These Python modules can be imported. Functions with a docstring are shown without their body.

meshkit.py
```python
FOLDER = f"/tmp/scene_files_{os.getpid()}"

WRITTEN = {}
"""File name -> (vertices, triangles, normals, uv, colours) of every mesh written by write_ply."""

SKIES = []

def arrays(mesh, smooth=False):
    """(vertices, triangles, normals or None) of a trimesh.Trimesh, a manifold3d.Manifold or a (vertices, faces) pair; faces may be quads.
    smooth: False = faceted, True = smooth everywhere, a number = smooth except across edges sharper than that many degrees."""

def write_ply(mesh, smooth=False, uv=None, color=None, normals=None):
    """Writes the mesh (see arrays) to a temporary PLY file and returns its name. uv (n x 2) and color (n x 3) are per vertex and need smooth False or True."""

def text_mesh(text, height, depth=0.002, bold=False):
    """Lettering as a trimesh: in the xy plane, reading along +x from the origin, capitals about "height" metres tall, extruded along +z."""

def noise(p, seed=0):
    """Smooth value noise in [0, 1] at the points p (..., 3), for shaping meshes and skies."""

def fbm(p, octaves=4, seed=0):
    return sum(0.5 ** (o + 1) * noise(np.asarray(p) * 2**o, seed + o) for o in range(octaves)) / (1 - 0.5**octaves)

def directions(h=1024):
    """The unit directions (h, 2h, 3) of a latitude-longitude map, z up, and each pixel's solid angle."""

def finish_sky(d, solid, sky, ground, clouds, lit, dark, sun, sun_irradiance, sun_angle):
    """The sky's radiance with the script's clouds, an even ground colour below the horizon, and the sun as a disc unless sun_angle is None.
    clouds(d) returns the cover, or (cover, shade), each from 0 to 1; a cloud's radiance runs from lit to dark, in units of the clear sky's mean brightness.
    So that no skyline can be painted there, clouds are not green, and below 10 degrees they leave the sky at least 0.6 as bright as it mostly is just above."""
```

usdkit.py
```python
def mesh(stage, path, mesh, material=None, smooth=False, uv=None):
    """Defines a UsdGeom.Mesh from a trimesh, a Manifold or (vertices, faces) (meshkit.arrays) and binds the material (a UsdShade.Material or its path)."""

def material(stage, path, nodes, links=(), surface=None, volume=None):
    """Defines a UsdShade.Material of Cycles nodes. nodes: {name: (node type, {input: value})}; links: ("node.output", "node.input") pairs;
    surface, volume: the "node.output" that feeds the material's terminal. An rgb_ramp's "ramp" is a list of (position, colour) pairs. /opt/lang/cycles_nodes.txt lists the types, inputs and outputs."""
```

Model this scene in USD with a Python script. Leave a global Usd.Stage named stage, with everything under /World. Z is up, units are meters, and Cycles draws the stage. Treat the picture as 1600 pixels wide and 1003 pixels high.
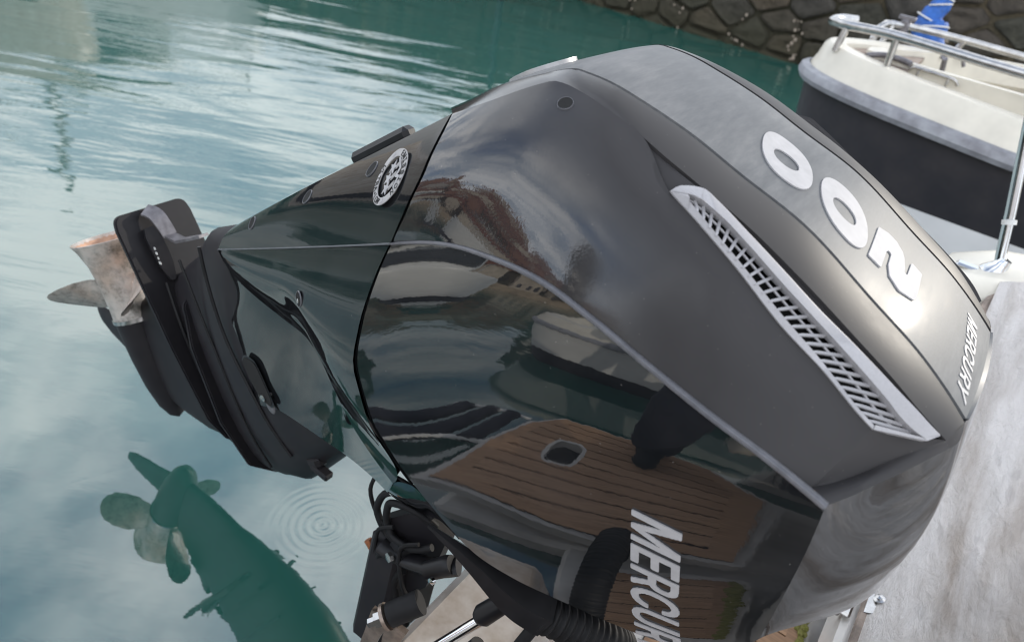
import math, random
import numpy as np, trimesh, manifold3d, usdkit, meshkit
from scipy.interpolate import PchipInterpolator
from scipy.spatial import Voronoi
from shapely.geometry import Polygon, LineString, Point, box as sbox
from shapely import affinity
from pxr import Usd, UsdGeom, UsdLux, UsdShade, Gf, Sdf

stage = Usd.Stage.CreateInMemory()
UsdGeom.SetStageUpAxis(stage, 'Z'); UsdGeom.SetStageMetersPerUnit(stage, 1.0)
UsdGeom.Xform.Define(stage, '/World')

# ------------------------------------------------------------------ camera
EYE = np.array([0.0, 0.0, 1.7])
PITCH, ROLL, AZ = map(math.radians, (34, 10, 30))
_h = np.array([-math.sin(AZ), math.cos(AZ), 0]); _up = np.array([0, 0, 1.0])
_D = math.cos(PITCH)*_h - math.sin(PITCH)*_up
_r = np.cross(_D, _up); _r /= np.linalg.norm(_r); _c = np.cross(_r, _D)
_R = math.cos(ROLL)*_r + math.sin(ROLL)*_c
_U = -math.sin(ROLL)*_r + math.cos(ROLL)*_c
cam = UsdGeom.Camera.Define(stage, '/World/camera')
m = np.eye(4); m[0, :3] = _R; m[1, :3] = _U; m[2, :3] = -_D; m[3, :3] = EYE
cam.AddTransformOp().Set(Gf.Matrix4d(m.tolist()))
cam.CreateHorizontalApertureAttr(36.0); cam.CreateVerticalApertureAttr(36.0*641/1024)
cam.CreateFocalLengthAttr(25.99)
cam.CreateClippingRangeAttr((0.02, 5000.0))
cam.CreateFStopAttr(5.2); cam.CreateFocusDistanceAttr(1.0)
cam.CreateExposureAttr(EXPOSURE := 0.45)

# ------------------------------------------------------------------ sky and sun
CLOUD_Z = 0.35
SUN_EL, SUN_ROT = math.radians(18), math.radians(24.8)       # over the port side, a little forward
dome = UsdLux.DomeLight.Define(stage, '/World/sky')
dome.CreateIntensityAttr(1.0)
sky = usdkit.material(stage, '/World/Looks/sky', {
    'tc': ('texture_coordinate', {}),
    'sep': ('separate_xyz', {}),
    'zc': ('math', {'math_type': 'maximum', 'value2': 0.08}),
    'dx': ('math', {'math_type': 'divide'}), 'dy': ('math', {'math_type': 'divide'}),
    'cv': ('combine_xyz', {'z': CLOUD_Z}),
    'n1': ('noise_texture', {'scale': 1.15, 'detail': 7.0, 'roughness': 0.56, 'distortion': 0.35}),
    'boost': ('math', {'math_type': 'multiply_add', 'value2': -0.26, 'value3': 0.16}), 'nsum': ('math', {'math_type': 'add'}),
    'cover': ('rgb_ramp', {'ramp': [(0.0, (0.05, 0.05, 0.05)), (0.34, (0.12, 0.12, 0.12)), (0.50, (0.80, 0.80, 0.80)), (1.0, (1, 1, 1))]}),
    'n2': ('noise_texture', {'scale': 2.1, 'detail': 5.0, 'roughness': 0.55}),
    'ctone': ('rgb_ramp', {'ramp': [(0.0, (4.2, 5.4, 6.8)), (0.42, (7.2, 8.0, 9.0)), (0.60, (15.0, 15.0, 15.0)), (1.0, (17, 16.6, 16))]}),
    'sky': ('sky_texture', {'sky_type': 'single_scattering', 'sun_disc': False, 'sun_elevation': SUN_EL, 'sun_rotation': SUN_ROT, 'altitude': 10.0}),
    'gain': ('mix_color', {'blend_type': 'multiply', 'fac': 1.0, 'b': (1.15, 1.4, 1.7)}),
    'mix': ('mix_color', {'blend_type': 'mix', 'use_clamp': False}),
    'bg': ('background_shader', {'strength': 0.115}),
}, [('tc.generated', 'sep.vector'), ('sep.z', 'zc.value1'), ('sep.x', 'dx.value1'), ('zc.value', 'dx.value2'), ('sep.y', 'dy.value1'), ('zc.value', 'dy.value2'),
    ('dx.value', 'cv.x'), ('dy.value', 'cv.y'), ('cv.vector', 'n1.vector'), ('sep.z', 'boost.value1'), ('boost.value', 'nsum.value1'), ('n1.fac', 'nsum.value2'), ('nsum.value', 'cover.fac'), ('cv.vector', 'n2.vector'), ('n2.fac', 'ctone.fac'),
    ('cover.color', 'mix.fac'), ('sky.color', 'gain.a'), ('gain.result', 'mix.a'), ('ctone.color', 'mix.b'), ('mix.result', 'bg.color')], surface='bg.background')
UsdShade.MaterialBindingAPI.Apply(dome.GetPrim()).Bind(sky)
sun = UsdLux.DistantLight.Define(stage, '/World/sun')
sun.CreateNormalizeAttr(True); sun.CreateIntensityAttr(0.5); sun.CreateAngleAttr(0.8); sun.CreateColorAttr(Gf.Vec3f(1.0, 0.92, 0.80))
_s = np.array([math.cos(SUN_EL)*math.sin(SUN_ROT), math.cos(SUN_EL)*math.cos(SUN_ROT), math.sin(SUN_EL)])
_x = np.cross([0, 0, 1.0], _s); _x /= np.linalg.norm(_x); _y = np.cross(_s, _x)
m = np.eye(4); m[0, :3] = _x; m[1, :3] = _y; m[2, :3] = _s
sun.AddTransformOp().Set(Gf.Matrix4d(m.tolist()))

# ------------------------------------------------------------------ helpers
rng = random.Random(11); nrg = np.random.default_rng(11)
used = {}
def numbered(path):
    n = used.get(path, 0); used[path] = n + 1
    return path if n == 0 else f'{path}_{n:03d}'
def tag(p, label=None, cat=None, group=None, kind=None):
    p = p.GetPrim() if hasattr(p, 'GetPrim') else p
    for k, v in (('label', label), ('category', cat), ('group', group), ('kind', kind)):
        if v: p.SetCustomDataByKey(k, v)
    return p
def thing(name, label, cat, loc=(0, 0, 0), group=None, roty=0.0, rotz=0.0):
    x = UsdGeom.Xform.Define(stage, numbered('/World/' + name))
    x.AddTranslateOp().Set(Gf.Vec3d(*map(float, loc)))
    if rotz: x.AddRotateZOp().Set(float(rotz))
    if roty: x.AddRotateYOp().Set(float(roty))
    return tag(x, label, cat, group)
def obj(name, mesh, mat, parent=None, smooth=35, label=None, kind=None):
    base = str(parent.GetPath()) if parent is not None else '/World'
    if isinstance(mesh, (list, tuple)) and len(mesh) and isinstance(mesh[0], trimesh.Trimesh): mesh = trimesh.util.concatenate(mesh)
    p = usdkit.mesh(stage, numbered(f'{base}/{name}'), mesh, M[mat], smooth).GetPrim()
    return tag(p, label, kind=kind)

def bx(size, at=(0, 0, 0), bevel=0.0, rot=None):
    """box, optionally with chamfered edges; rot = (axis, degrees) about its centre"""
    sx, sy, sz = (s/2 for s in size)
    if bevel > 0:
        b = min(bevel, sx*.9, sy*.9, sz*.9)
        pts = [(i*(sx-b*(k != 0)), j*(sy-b*(k != 1)), l*(sz-b*(k != 2))) for k in range(3) for i in (-1, 1) for j in (-1, 1) for l in (-1, 1)]
        t = trimesh.convex.convex_hull(np.array(pts))
    else:
        t = trimesh.creation.box(size)
    if rot is not None:
        for ax, d in ([rot] if not isinstance(rot[0], tuple) else rot):
            t.apply_transform(trimesh.transformations.rotation_matrix(math.radians(d), {'x': [1, 0, 0], 'y': [0, 1, 0], 'z': [0, 0, 1]}[ax]))
    t.apply_translation(at); return t
def resample(pts, n, kind='pchip'):
    p = np.asarray(pts, float)
    d = np.r_[0, np.cumsum(np.linalg.norm(np.diff(p, axis=0), axis=1))]
    t = np.linspace(0, d[-1], n)
    if len(p) == 2 or kind == 'lin': return np.stack([np.interp(t, d, p[:, k]) for k in range(p.shape[1])], 1)
    return np.stack([PchipInterpolator(d, p[:, k])(t) for k in range(p.shape[1])], 1)
def tube(pts, r, sides=10, n=None, cap=True, flat=None):
    p = resample(pts, n) if n else np.asarray(pts, float)
    r = np.broadcast_to(np.asarray(r, float), (len(p),)) if np.ndim(r) == 0 or len(np.atleast_1d(r)) == len(p) else np.interp(np.linspace(0, 1, len(p)), np.linspace(0, 1, len(r)), r)
    t = np.gradient(p, axis=0); t /= np.linalg.norm(t, axis=1, keepdims=True) + 1e-12
    a = np.cross(t[0], [0, 0, 1.0] if abs(t[0][2]) < .9 else [1.0, 0, 0]); a /= np.linalg.norm(a)
    A = []
    for k in range(len(p)):
        a = a - t[k]*(a @ t[k]); a /= np.linalg.norm(a); A.append(a)
    A = np.array(A); B = np.cross(t, A); ang = np.arange(sides)*2*np.pi/sides
    f1 = 1.0 if flat is None else flat
    v = p[:, None] + r[:, None, None]*(np.cos(ang)[None, :, None]*A[:, None] + f1*np.sin(ang)[None, :, None]*B[:, None])
    return rings(v, cap)
def rings(v, cap=True, closed=True):
    v = np.asarray(v); n, s = v.shape[:2]
    i, j = np.meshgrid(np.arange(n-1), np.arange(s if closed else s-1), indexing='ij')
    j2 = (j+1) % s
    f = np.stack([i*s+j, i*s+j2, (i+1)*s+j2, (i+1)*s+j], -1).reshape(-1, 4)
    f = np.vstack([f[:, [0, 1, 2]], f[:, [0, 2, 3]]]); V = v.reshape(-1, 3)
    if cap and closed:
        c0, c1 = len(V), len(V)+1
        V = np.vstack([V, v[0].mean(0), v[-1].mean(0)])
        k = np.arange(s); k2 = (k+1) % s
        f = np.vstack([f, np.stack([np.full(s, c0), k2, k], 1), np.stack([np.full(s, c1), (n-1)*s+k, (n-1)*s+k2], 1)])
    t = trimesh.Trimesh(V, f, process=False)
    return t
def grid(v):
    return rings(np.asarray(v), cap=False, closed=False)
def flip(t):
    return trimesh.Trimesh(t.vertices, t.faces[:, ::-1], process=False)
def mirror(t):
    return trimesh.Trimesh(t.vertices*[1, -1, 1], t.faces[:, ::-1], process=False)
def both(t):
    return trimesh.util.concatenate([t, mirror(t)])
def coons(b, t, l, r, nu, nv):
    """grid (nv x nu) between bottom, top (both left to right) and left, right (both bottom to top)"""
    b, t, l, r = resample(b, nu), resample(t, nu), resample(l, nv), resample(r, nv)
    u = np.linspace(0, 1, nu)[None, :, None]; v = np.linspace(0, 1, nv)[:, None, None]
    return (1-v)*b[None] + v*t[None] + (1-u)*l[:, None] + u*r[:, None] - ((1-u)*(1-v)*b[0] + u*(1-v)*b[-1] + (1-u)*v*t[0] + u*v*t[-1])
def ruled(a, b, nu, nv=2, bulge=None):
    a, b = resample(a, nu), resample(b, nu); v = np.linspace(0, 1, nv)[:, None, None]
    g = a[None]*(1-v) + b[None]*v
    if bulge is not None: g = g + 4*v*(1-v)*np.asarray(bulge)[None, None] if np.ndim(bulge) == 1 else g + 4*v*(1-v)*np.asarray(bulge)[None]
    return g
def lathe(profile, axis_from, axis_to, sides=28, cap=True):
    """profile: (distance along axis, radius)"""
    p = np.asarray(profile, float); a = np.asarray(axis_from, float); d = np.asarray(axis_to, float) - a; d /= np.linalg.norm(d)
    e = np.cross(d, [0, 0, 1.0] if abs(d[2]) < .9 else [1.0, 0, 0]); e /= np.linalg.norm(e); g = np.cross(d, e)
    ang = np.arange(sides)*2*np.pi/sides
    v = a + p[:, 0][:, None, None]*d + p[:, 1][:, None, None]*(np.cos(ang)[None, :, None]*e + np.sin(ang)[None, :, None]*g)
    return rings(v, cap)
def extrude(poly, h, z=0.0):
    t = trimesh.creation.extrude_polygon(poly, h); t.apply_translation([0, 0, z]); return t
def plate(pts3, thick, normal):
    """solid of a planar polygon (3-d points) thickened along -normal"""
    p = np.asarray(pts3, float); n = np.asarray(normal, float); n = n/np.linalg.norm(n)
    e = p[1]-p[0]; e -= n*(e@n); e /= np.linalg.norm(e); g = np.cross(n, e); o = p[0]
    q = Polygon(np.stack([(p-o)@e, (p-o)@g], 1)).buffer(0)
    t = trimesh.creation.extrude_polygon(q, thick)
    T = np.eye(4); T[:3, 0] = e; T[:3, 1] = g; T[:3, 2] = n; T[:3, 3] = o - n*thick
    t.apply_transform(T); return t

# ------------------------------------------------------------------ materials
M = {}
def mat(name, nodes, links, surface='p.BSDF'):
    M[name] = usdkit.material(stage, '/World/Looks/' + name, nodes, links, surface=surface); return M[name]
def plain(name, col, rough=0.5, metal=0.0, ior=1.5, noise=None, bump=None, **kw):
    """principled with optional colour mottling noise=(scale, amount) and bump=(scale, distance)"""
    n = {'p': ('principled_bsdf', dict(base_color=col, roughness=rough, metallic=metal, ior=ior, **kw))}
    l = []
    if noise or bump: n['tc'] = ('texture_coordinate', {})
    if noise:
        sc, am = noise[:2]; c = np.array(col)
        c2 = np.array(noise[2]) if len(noise) > 2 else c*(1-am)
        n['nz'] = ('noise_texture', {'scale': sc, 'detail': 6.0, 'roughness': 0.62})
        n['rp'] = ('rgb_ramp', {'ramp': [(0.32, tuple(c2)), (0.68, tuple(c*(1+am*.4) if len(noise) < 3 else c))]})
        l += [('tc.object', 'nz.vector'), ('nz.fac', 'rp.fac'), ('rp.color', 'p.base_color')]
    if bump:
        n['bz'] = ('noise_texture', {'scale': bump[0], 'detail': 4.0})
        n['bp'] = ('bump', {'strength': 1.0, 'distance': bump[1]})
        l += [('tc.object', 'bz.vector'), ('bz.fac', 'bp.height'), ('bp.normal', 'p.normal')]
    return mat(name, n, l)

# lacquer: deep black gloss with faint dust specks and a slight orange peel
for nm_, ior_ in (('gloss_black', 2.05), ('gloss_cover', 1.34)):
    mat(nm_, {
        'tc': ('texture_coordinate', {}),
        'nz': ('noise_texture', {'scale': 75.0, 'detail': 2.0}), 'nl': ('noise_texture', {'scale': 9.0, 'detail': 6.0}),
        'vo': ('voronoi_texture', {'scale': 70.0}), 'sp': ('rgb_ramp', {'ramp': [(0.0, (1, 1, 1)), (0.035, (1, 1, 1)), (0.06, (0, 0, 0)), (1.0, (0, 0, 0))]}),
        'nm': ('noise_texture', {'scale': 6.0, 'detail': 3.0}), 'gate': ('rgb_ramp', {'ramp': [(0.5, (0, 0, 0)), (0.62, (0.7, 0.7, 0.7))]}), 'ml': ('math', {'math_type': 'multiply'}),
        'r': ('map_range', {'from_min': 0.35, 'from_max': 0.75, 'to_min': 0.012, 'to_max': 0.05}),
        'c': ('rgb_ramp', {'ramp': [(0.4, (0.004, 0.0045, 0.005)), (0.75, (0.009, 0.009, 0.0095))]}),
        'mx': ('mix_color', {'b': (0.16, 0.15, 0.14)}),
        'bp': ('bump', {'strength': 1.0, 'distance': 0.00004}),
        'p': ('principled_bsdf', {'ior': ior_}),
    }, [('tc.object', 'nz.vector'), ('tc.object', 'nl.vector'), ('tc.object', 'vo.vector'), ('tc.object', 'nm.vector'), ('vo.distance', 'sp.fac'), ('nm.fac', 'gate.fac'), ('sp.color', 'ml.value1'), ('gate.color', 'ml.value2'), ('ml.value', 'mx.fac'),
        ('nl.fac', 'r.value'), ('r.result', 'p.roughness'), ('nl.fac', 'c.fac'), ('c.color', 'mx.a'), ('mx.result', 'p.base_color'), ('nz.fac', 'bp.height'), ('bp.normal', 'p.normal')])
# the upper side panel: same paint, dusty and dulled towards the top (local Z)
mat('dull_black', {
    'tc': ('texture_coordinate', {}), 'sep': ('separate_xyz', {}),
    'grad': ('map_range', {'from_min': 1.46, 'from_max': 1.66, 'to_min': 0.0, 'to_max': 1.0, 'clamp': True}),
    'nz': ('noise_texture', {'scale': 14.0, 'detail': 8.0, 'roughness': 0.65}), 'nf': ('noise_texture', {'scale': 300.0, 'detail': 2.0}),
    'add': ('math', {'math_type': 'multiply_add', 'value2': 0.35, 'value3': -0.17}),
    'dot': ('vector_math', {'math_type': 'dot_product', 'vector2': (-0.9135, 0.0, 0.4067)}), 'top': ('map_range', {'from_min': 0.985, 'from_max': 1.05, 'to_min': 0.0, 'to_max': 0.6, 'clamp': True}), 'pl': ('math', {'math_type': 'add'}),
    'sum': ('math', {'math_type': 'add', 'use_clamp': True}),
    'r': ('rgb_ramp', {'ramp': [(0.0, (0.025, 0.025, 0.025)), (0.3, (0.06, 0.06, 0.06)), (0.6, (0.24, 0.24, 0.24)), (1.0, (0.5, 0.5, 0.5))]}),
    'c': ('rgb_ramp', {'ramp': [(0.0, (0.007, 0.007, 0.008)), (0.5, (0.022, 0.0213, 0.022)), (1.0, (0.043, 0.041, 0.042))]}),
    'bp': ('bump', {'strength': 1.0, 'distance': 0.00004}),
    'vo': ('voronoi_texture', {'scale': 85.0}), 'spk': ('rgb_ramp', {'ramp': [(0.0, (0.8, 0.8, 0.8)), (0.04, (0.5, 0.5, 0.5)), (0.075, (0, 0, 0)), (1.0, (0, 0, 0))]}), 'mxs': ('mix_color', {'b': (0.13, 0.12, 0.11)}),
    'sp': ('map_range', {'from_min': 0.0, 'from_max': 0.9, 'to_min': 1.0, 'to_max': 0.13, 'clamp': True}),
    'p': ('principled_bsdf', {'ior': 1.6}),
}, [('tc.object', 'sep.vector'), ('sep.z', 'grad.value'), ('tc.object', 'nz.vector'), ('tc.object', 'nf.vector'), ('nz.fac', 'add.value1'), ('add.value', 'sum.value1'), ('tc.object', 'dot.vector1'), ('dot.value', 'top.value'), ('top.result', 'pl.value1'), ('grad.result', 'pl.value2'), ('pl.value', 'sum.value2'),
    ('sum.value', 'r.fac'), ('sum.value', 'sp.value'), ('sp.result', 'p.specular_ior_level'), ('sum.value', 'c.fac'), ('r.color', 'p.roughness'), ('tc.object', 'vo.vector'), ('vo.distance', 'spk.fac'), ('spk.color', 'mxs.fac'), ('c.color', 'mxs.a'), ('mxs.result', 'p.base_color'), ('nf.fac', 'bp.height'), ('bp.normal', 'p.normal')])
# weathered charcoal of the top cover, with fine streaks across
mat('weathered_grey', {
    'tc': ('texture_coordinate', {}), 'mp': ('mapping', {'scale': (30.0, 6.0, 30.0)}),
    'nz': ('noise_texture', {'scale': 3.0, 'detail': 9.0, 'roughness': 0.72}), 'nl': ('noise_texture', {'scale': 7.0, 'detail': 4.0}),
    'mx': ('mix_float', {'fac': 0.5}),
    'c': ('rgb_ramp', {'ramp': [(0.32, (0.085, 0.088, 0.093)), (0.5, (0.135, 0.138, 0.142)), (0.68, (0.205, 0.204, 0.204))]}),
    'r': ('map_range', {'from_min': 0.3, 'from_max': 0.7, 'to_min': 0.44, 'to_max': 0.56}),
    'nf': ('noise_texture', {'scale': 420.0, 'detail': 2.0}), 'bp': ('bump', {'strength': 1.0, 'distance': 0.00006}),
    'vo': ('voronoi_texture', {'scale': 60.0}), 'spk': ('rgb_ramp', {'ramp': [(0.0, (0.9, 0.9, 0.9)), (0.05, (0.6, 0.6, 0.6)), (0.09, (0, 0, 0)), (1.0, (0, 0, 0))]}), 'mxs': ('mix_color', {'b': (0.14, 0.135, 0.13)}),
    'p': ('principled_bsdf', {'ior': 1.5, 'specular_ior_level': 0.12, 'coat_weight': 0.035, 'coat_roughness': 0.15, 'coat_ior': 1.5}),
}, [('tc.object', 'mp.vector'), ('mp.vector', 'nz.vector'), ('tc.object', 'nl.vector'), ('nz.fac', 'mx.a'), ('nl.fac', 'mx.b'), ('mx.result', 'c.fac'), ('mx.result', 'r.value'), ('tc.object', 'vo.vector'), ('vo.distance', 'spk.fac'), ('spk.color', 'mxs.fac'), ('c.color', 'mxs.a'), ('mxs.result', 'p.base_color'), ('r.result', 'p.roughness'),
    ('tc.object', 'nf.vector'), ('nf.fac', 'bp.height'), ('bp.normal', 'p.normal')])
plain('satin_black', (0.008, 0.0078, 0.009), 0.38, noise=(30, 0.5), bump=(400, 0.00004), specular_ior_level=0.35)
plain('matte_black', (0.0075, 0.007, 0.009), 0.5, noise=(18, 0.6, (0.014, 0.0125, 0.014)), bump=(260, 0.00008), specular_ior_level=0.28)
plain('void_black', (0.003, 0.003, 0.003), 0.9)
plain('rubber', (0.008, 0.008, 0.009), 0.6, noise=(40, 0.5), bump=(300, 0.0001), specular_ior_level=0.3)
plain('silver_paint', (0.38, 0.37, 0.38), 0.45, noise=(500, 0.08), bump=(900, 0.00002))
plain('decal_white', (0.43, 0.42, 0.425), 0.6, noise=(60, 0.1), specular_ior_level=0.2)
plain('decal_silver', (0.46, 0.45, 0.45), 0.35, metal=0.35, noise=(40, 0.15))
plain('trim_grey', (0.115, 0.115, 0.125), 0.28, noise=(60, 0.3))
plain('steel', (0.55, 0.54, 0.53), 0.22, metal=1.0, noise=(30, 0.25), bump=(120, 0.0001))
plain('chrome', (0.75, 0.76, 0.78), 0.09, metal=1.0, noise=(8, 0.15))
plain('dull_alloy', (0.20, 0.19, 0.20), 0.42, metal=0.7, noise=(60, 0.35), bump=(300, 0.0001))
plain('bronze_edge', (0.30, 0.24, 0.20), 0.35, metal=0.8, noise=(50, 0.4))
mat('worn_propeller', {
    'tc': ('texture_coordinate', {}), 'n1': ('noise_texture', {'scale': 26.0, 'detail': 9.0, 'roughness': 0.72}), 'n2': ('noise_texture', {'scale': 9.0, 'detail': 5.0}),
    'c1': ('rgb_ramp', {'ramp': [(0.33, (0.16, 0.15, 0.13)), (0.46, (0.40, 0.37, 0.34)), (0.62, (0.60, 0.53, 0.48))]}),
    'c2': ('rgb_ramp', {'ramp': [(0.45, (1, 1, 1)), (0.7, (0.85, 0.66, 0.54))]}),
    'mx': ('mix_color', {'blend_type': 'multiply', 'fac': 0.8}),
    'r': ('map_range', {'from_min': 0.35, 'from_max': 0.65, 'to_min': 0.55, 'to_max': 0.3}),
    'bp': ('bump', {'strength': 0.6, 'distance': 0.0006}),
    'p': ('principled_bsdf', {'metallic': 0.55}),
}, [('tc.object', 'n1.vector'), ('tc.object', 'n2.vector'), ('n1.fac', 'c1.fac'), ('n2.fac', 'c2.fac'), ('c1.color', 'mx.a'), ('c2.color', 'mx.b'), ('mx.result', 'p.base_color'), ('n1.fac', 'r.value'), ('r.result', 'p.roughness'), ('n1.fac', 'bp.height'), ('bp.normal', 'p.normal')])
plain('copper_inside', (0.50, 0.30, 0.20), 0.5, metal=0.3, noise=(40, 0.4))
plain('gelcoat', (0.66, 0.63, 0.59), 0.28, noise=(12, 0.14), bump=(80, 0.0002))
plain('gelcoat_dirty', (0.62, 0.58, 0.54), 0.35, noise=(16, 0.3, (0.40, 0.33, 0.27)), bump=(90, 0.0003))
plain('cream_gelcoat', (0.70, 0.66, 0.57), 0.30, noise=(7, 0.12), bump=(50, 0.0003))
plain('navy_hull', (0.011, 0.011, 0.015), 0.5, noise=(7, 0.5, (0.024, 0.022, 0.025)), bump=(9, 0.006))
plain('rub_rail_grey', (0.36, 0.37, 0.40), 0.5, noise=(14, 0.35, (0.2, 0.2, 0.22)), bump=(30, 0.001))
plain('white_bottom', (0.74, 0.75, 0.76), 0.4, noise=(3, 0.1))
plain('deck_sand', (0.30, 0.24, 0.20), 0.8, noise=(40, 0.4), bump=(200, 0.0006))
plain('caulk', (0.010, 0.009, 0.009), 0.6)
plain('moss', (0.16, 0.17, 0.02), 0.95, noise=(120, 0.7, (0.30, 0.28, 0.10)), bump=(200, 0.002))
plain('blue_cloth', (0.03, 0.13, 0.46), 0.7, noise=(30, 0.4), bump=(60, 0.002))
plain('white_rope', (0.65, 0.64, 0.62), 0.8, bump=(300, 0.001))
plain('dark_cloth', (0.010, 0.013, 0.026), 0.85, noise=(60, 0.4), bump=(500, 0.0005))
plain('skin', (0.50, 0.30, 0.22), 0.5, noise=(40, 0.1))
plain('hair', (0.03, 0.02, 0.015), 0.6)
plain('white_paint', (0.74, 0.73, 0.70), 0.3, noise=(4, 0.1))
plain('dark_glass', (0.01, 0.012, 0.014), 0.06, ior=1.6)
plain('sticker_white', (0.6, 0.6, 0.58), 0.5)
plain('copper_pipe', (0.40, 0.16, 0.08), 0.4, metal=0.7)
for i, c in enumerate([(0.47, 0.285, 0.17), (0.51, 0.31, 0.185), (0.43, 0.26, 0.155), (0.54, 0.335, 0.205)]):
    mat(f'teak_{"abcd"[i]}', {
        'tc': ('texture_coordinate', {}), 'mp': ('mapping', {'scale': (3.0, 60.0, 60.0), 'location': (i*3.1, i*1.7, 0)}),
        'n': ('noise_texture', {'scale': 3.0, 'detail': 8.0, 'roughness': 0.7}),
        'c': ('rgb_ramp', {'ramp': [(0.3, tuple(x*.62 for x in c)), (0.55, c), (0.75, tuple(x*1.18 for x in c))]}),
        'bp': ('bump', {'strength': 0.5, 'distance': 0.0006}), 'p': ('principled_bsdf', {'roughness': 0.72})},
        [('tc.object', 'mp.vector'), ('mp.vector', 'n.vector'), ('n.fac', 'c.fac'), ('c.color', 'p.base_color'), ('n.fac', 'bp.height'), ('bp.normal', 'p.normal')])
TEAK = ['teak_a', 'teak_b', 'teak_c', 'teak_d']
# crumpled, stained off-white cover cloth
mat('tarpaulin', {
    'g': ('geometry', {}), 'mp': ('mapping', {'rotation': (0, 0, 0.30), 'scale': (9.0, 1.1, 3.0)}), 'mp2': ('mapping', {'rotation': (0, 0, 0.5), 'scale': (7.0, 2.6, 4.0)}),
    'n1': ('noise_texture', {'scale': 1.5, 'detail': 7.0, 'roughness': 0.6, 'distortion': 0.4}), 'n2': ('noise_texture', {'scale': 4.5, 'detail': 9.0, 'roughness': 0.62, 'distortion': 0.25}), 'n3': ('noise_texture', {'scale': 700.0, 'detail': 2.0}),
    'c': ('rgb_ramp', {'ramp': [(0.30, (0.33, 0.26, 0.205)), (0.45, (0.57, 0.52, 0.48)), (0.60, (0.74, 0.70, 0.67))]}),
    'mul': ('math', {'math_type': 'multiply_add', 'value2': 0.12}),
    'bp': ('bump', {'strength': 0.8, 'distance': 0.04}), 'p': ('principled_bsdf', {'roughness': 0.72})},
    [('g.position', 'mp.vector'), ('mp.vector', 'n1.vector'), ('mp2.vector', 'n2.vector'), ('g.position', 'mp2.vector'), ('g.position', 'n3.vector'), ('n1.fac', 'c.fac'), ('c.color', 'p.base_color'), ('n3.fac', 'mul.value1'), ('n2.fac', 'mul.value3'), ('mul.value', 'bp.height'), ('bp.normal', 'p.normal')])
for i, c in enumerate([(0.075, 0.062, 0.048), (0.056, 0.050, 0.042), (0.11, 0.085, 0.06), (0.11, 0.085, 0.06), (0.055, 0.052, 0.038)]):
    mat(f'stone_{"abcde"[i]}', {
        'g': ('geometry', {}), 'n': ('noise_texture', {'scale': 7.0, 'detail': 9.0, 'roughness': 0.7}), 'sep': ('separate_xyz', {}),
        'weed': ('map_range', {'from_min': 0.15, 'from_max': 0.75, 'to_min': 0.9, 'to_max': 0.0, 'clamp': True}),
        'c': ('rgb_ramp', {'ramp': [(0.3, tuple(x*.5 for x in c)), (0.5, c), (0.72, tuple(x*1.7 for x in c))]}),
        'alg': ('mix_color', {'b': (0.035, 0.033, 0.014)}),
        'bp': ('bump', {'strength': 1.0, 'distance': 0.07}), 'p': ('principled_bsdf', {'roughness': 0.8})},
        [('g.position', 'n.vector'), ('g.position', 'sep.vector'), ('sep.z', 'weed.value'), ('n.fac', 'c.fac'), ('weed.result', 'alg.fac'), ('c.color', 'alg.a'), ('alg.result', 'p.base_color'), ('n.fac', 'bp.height'), ('bp.normal', 'p.normal')])
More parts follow.
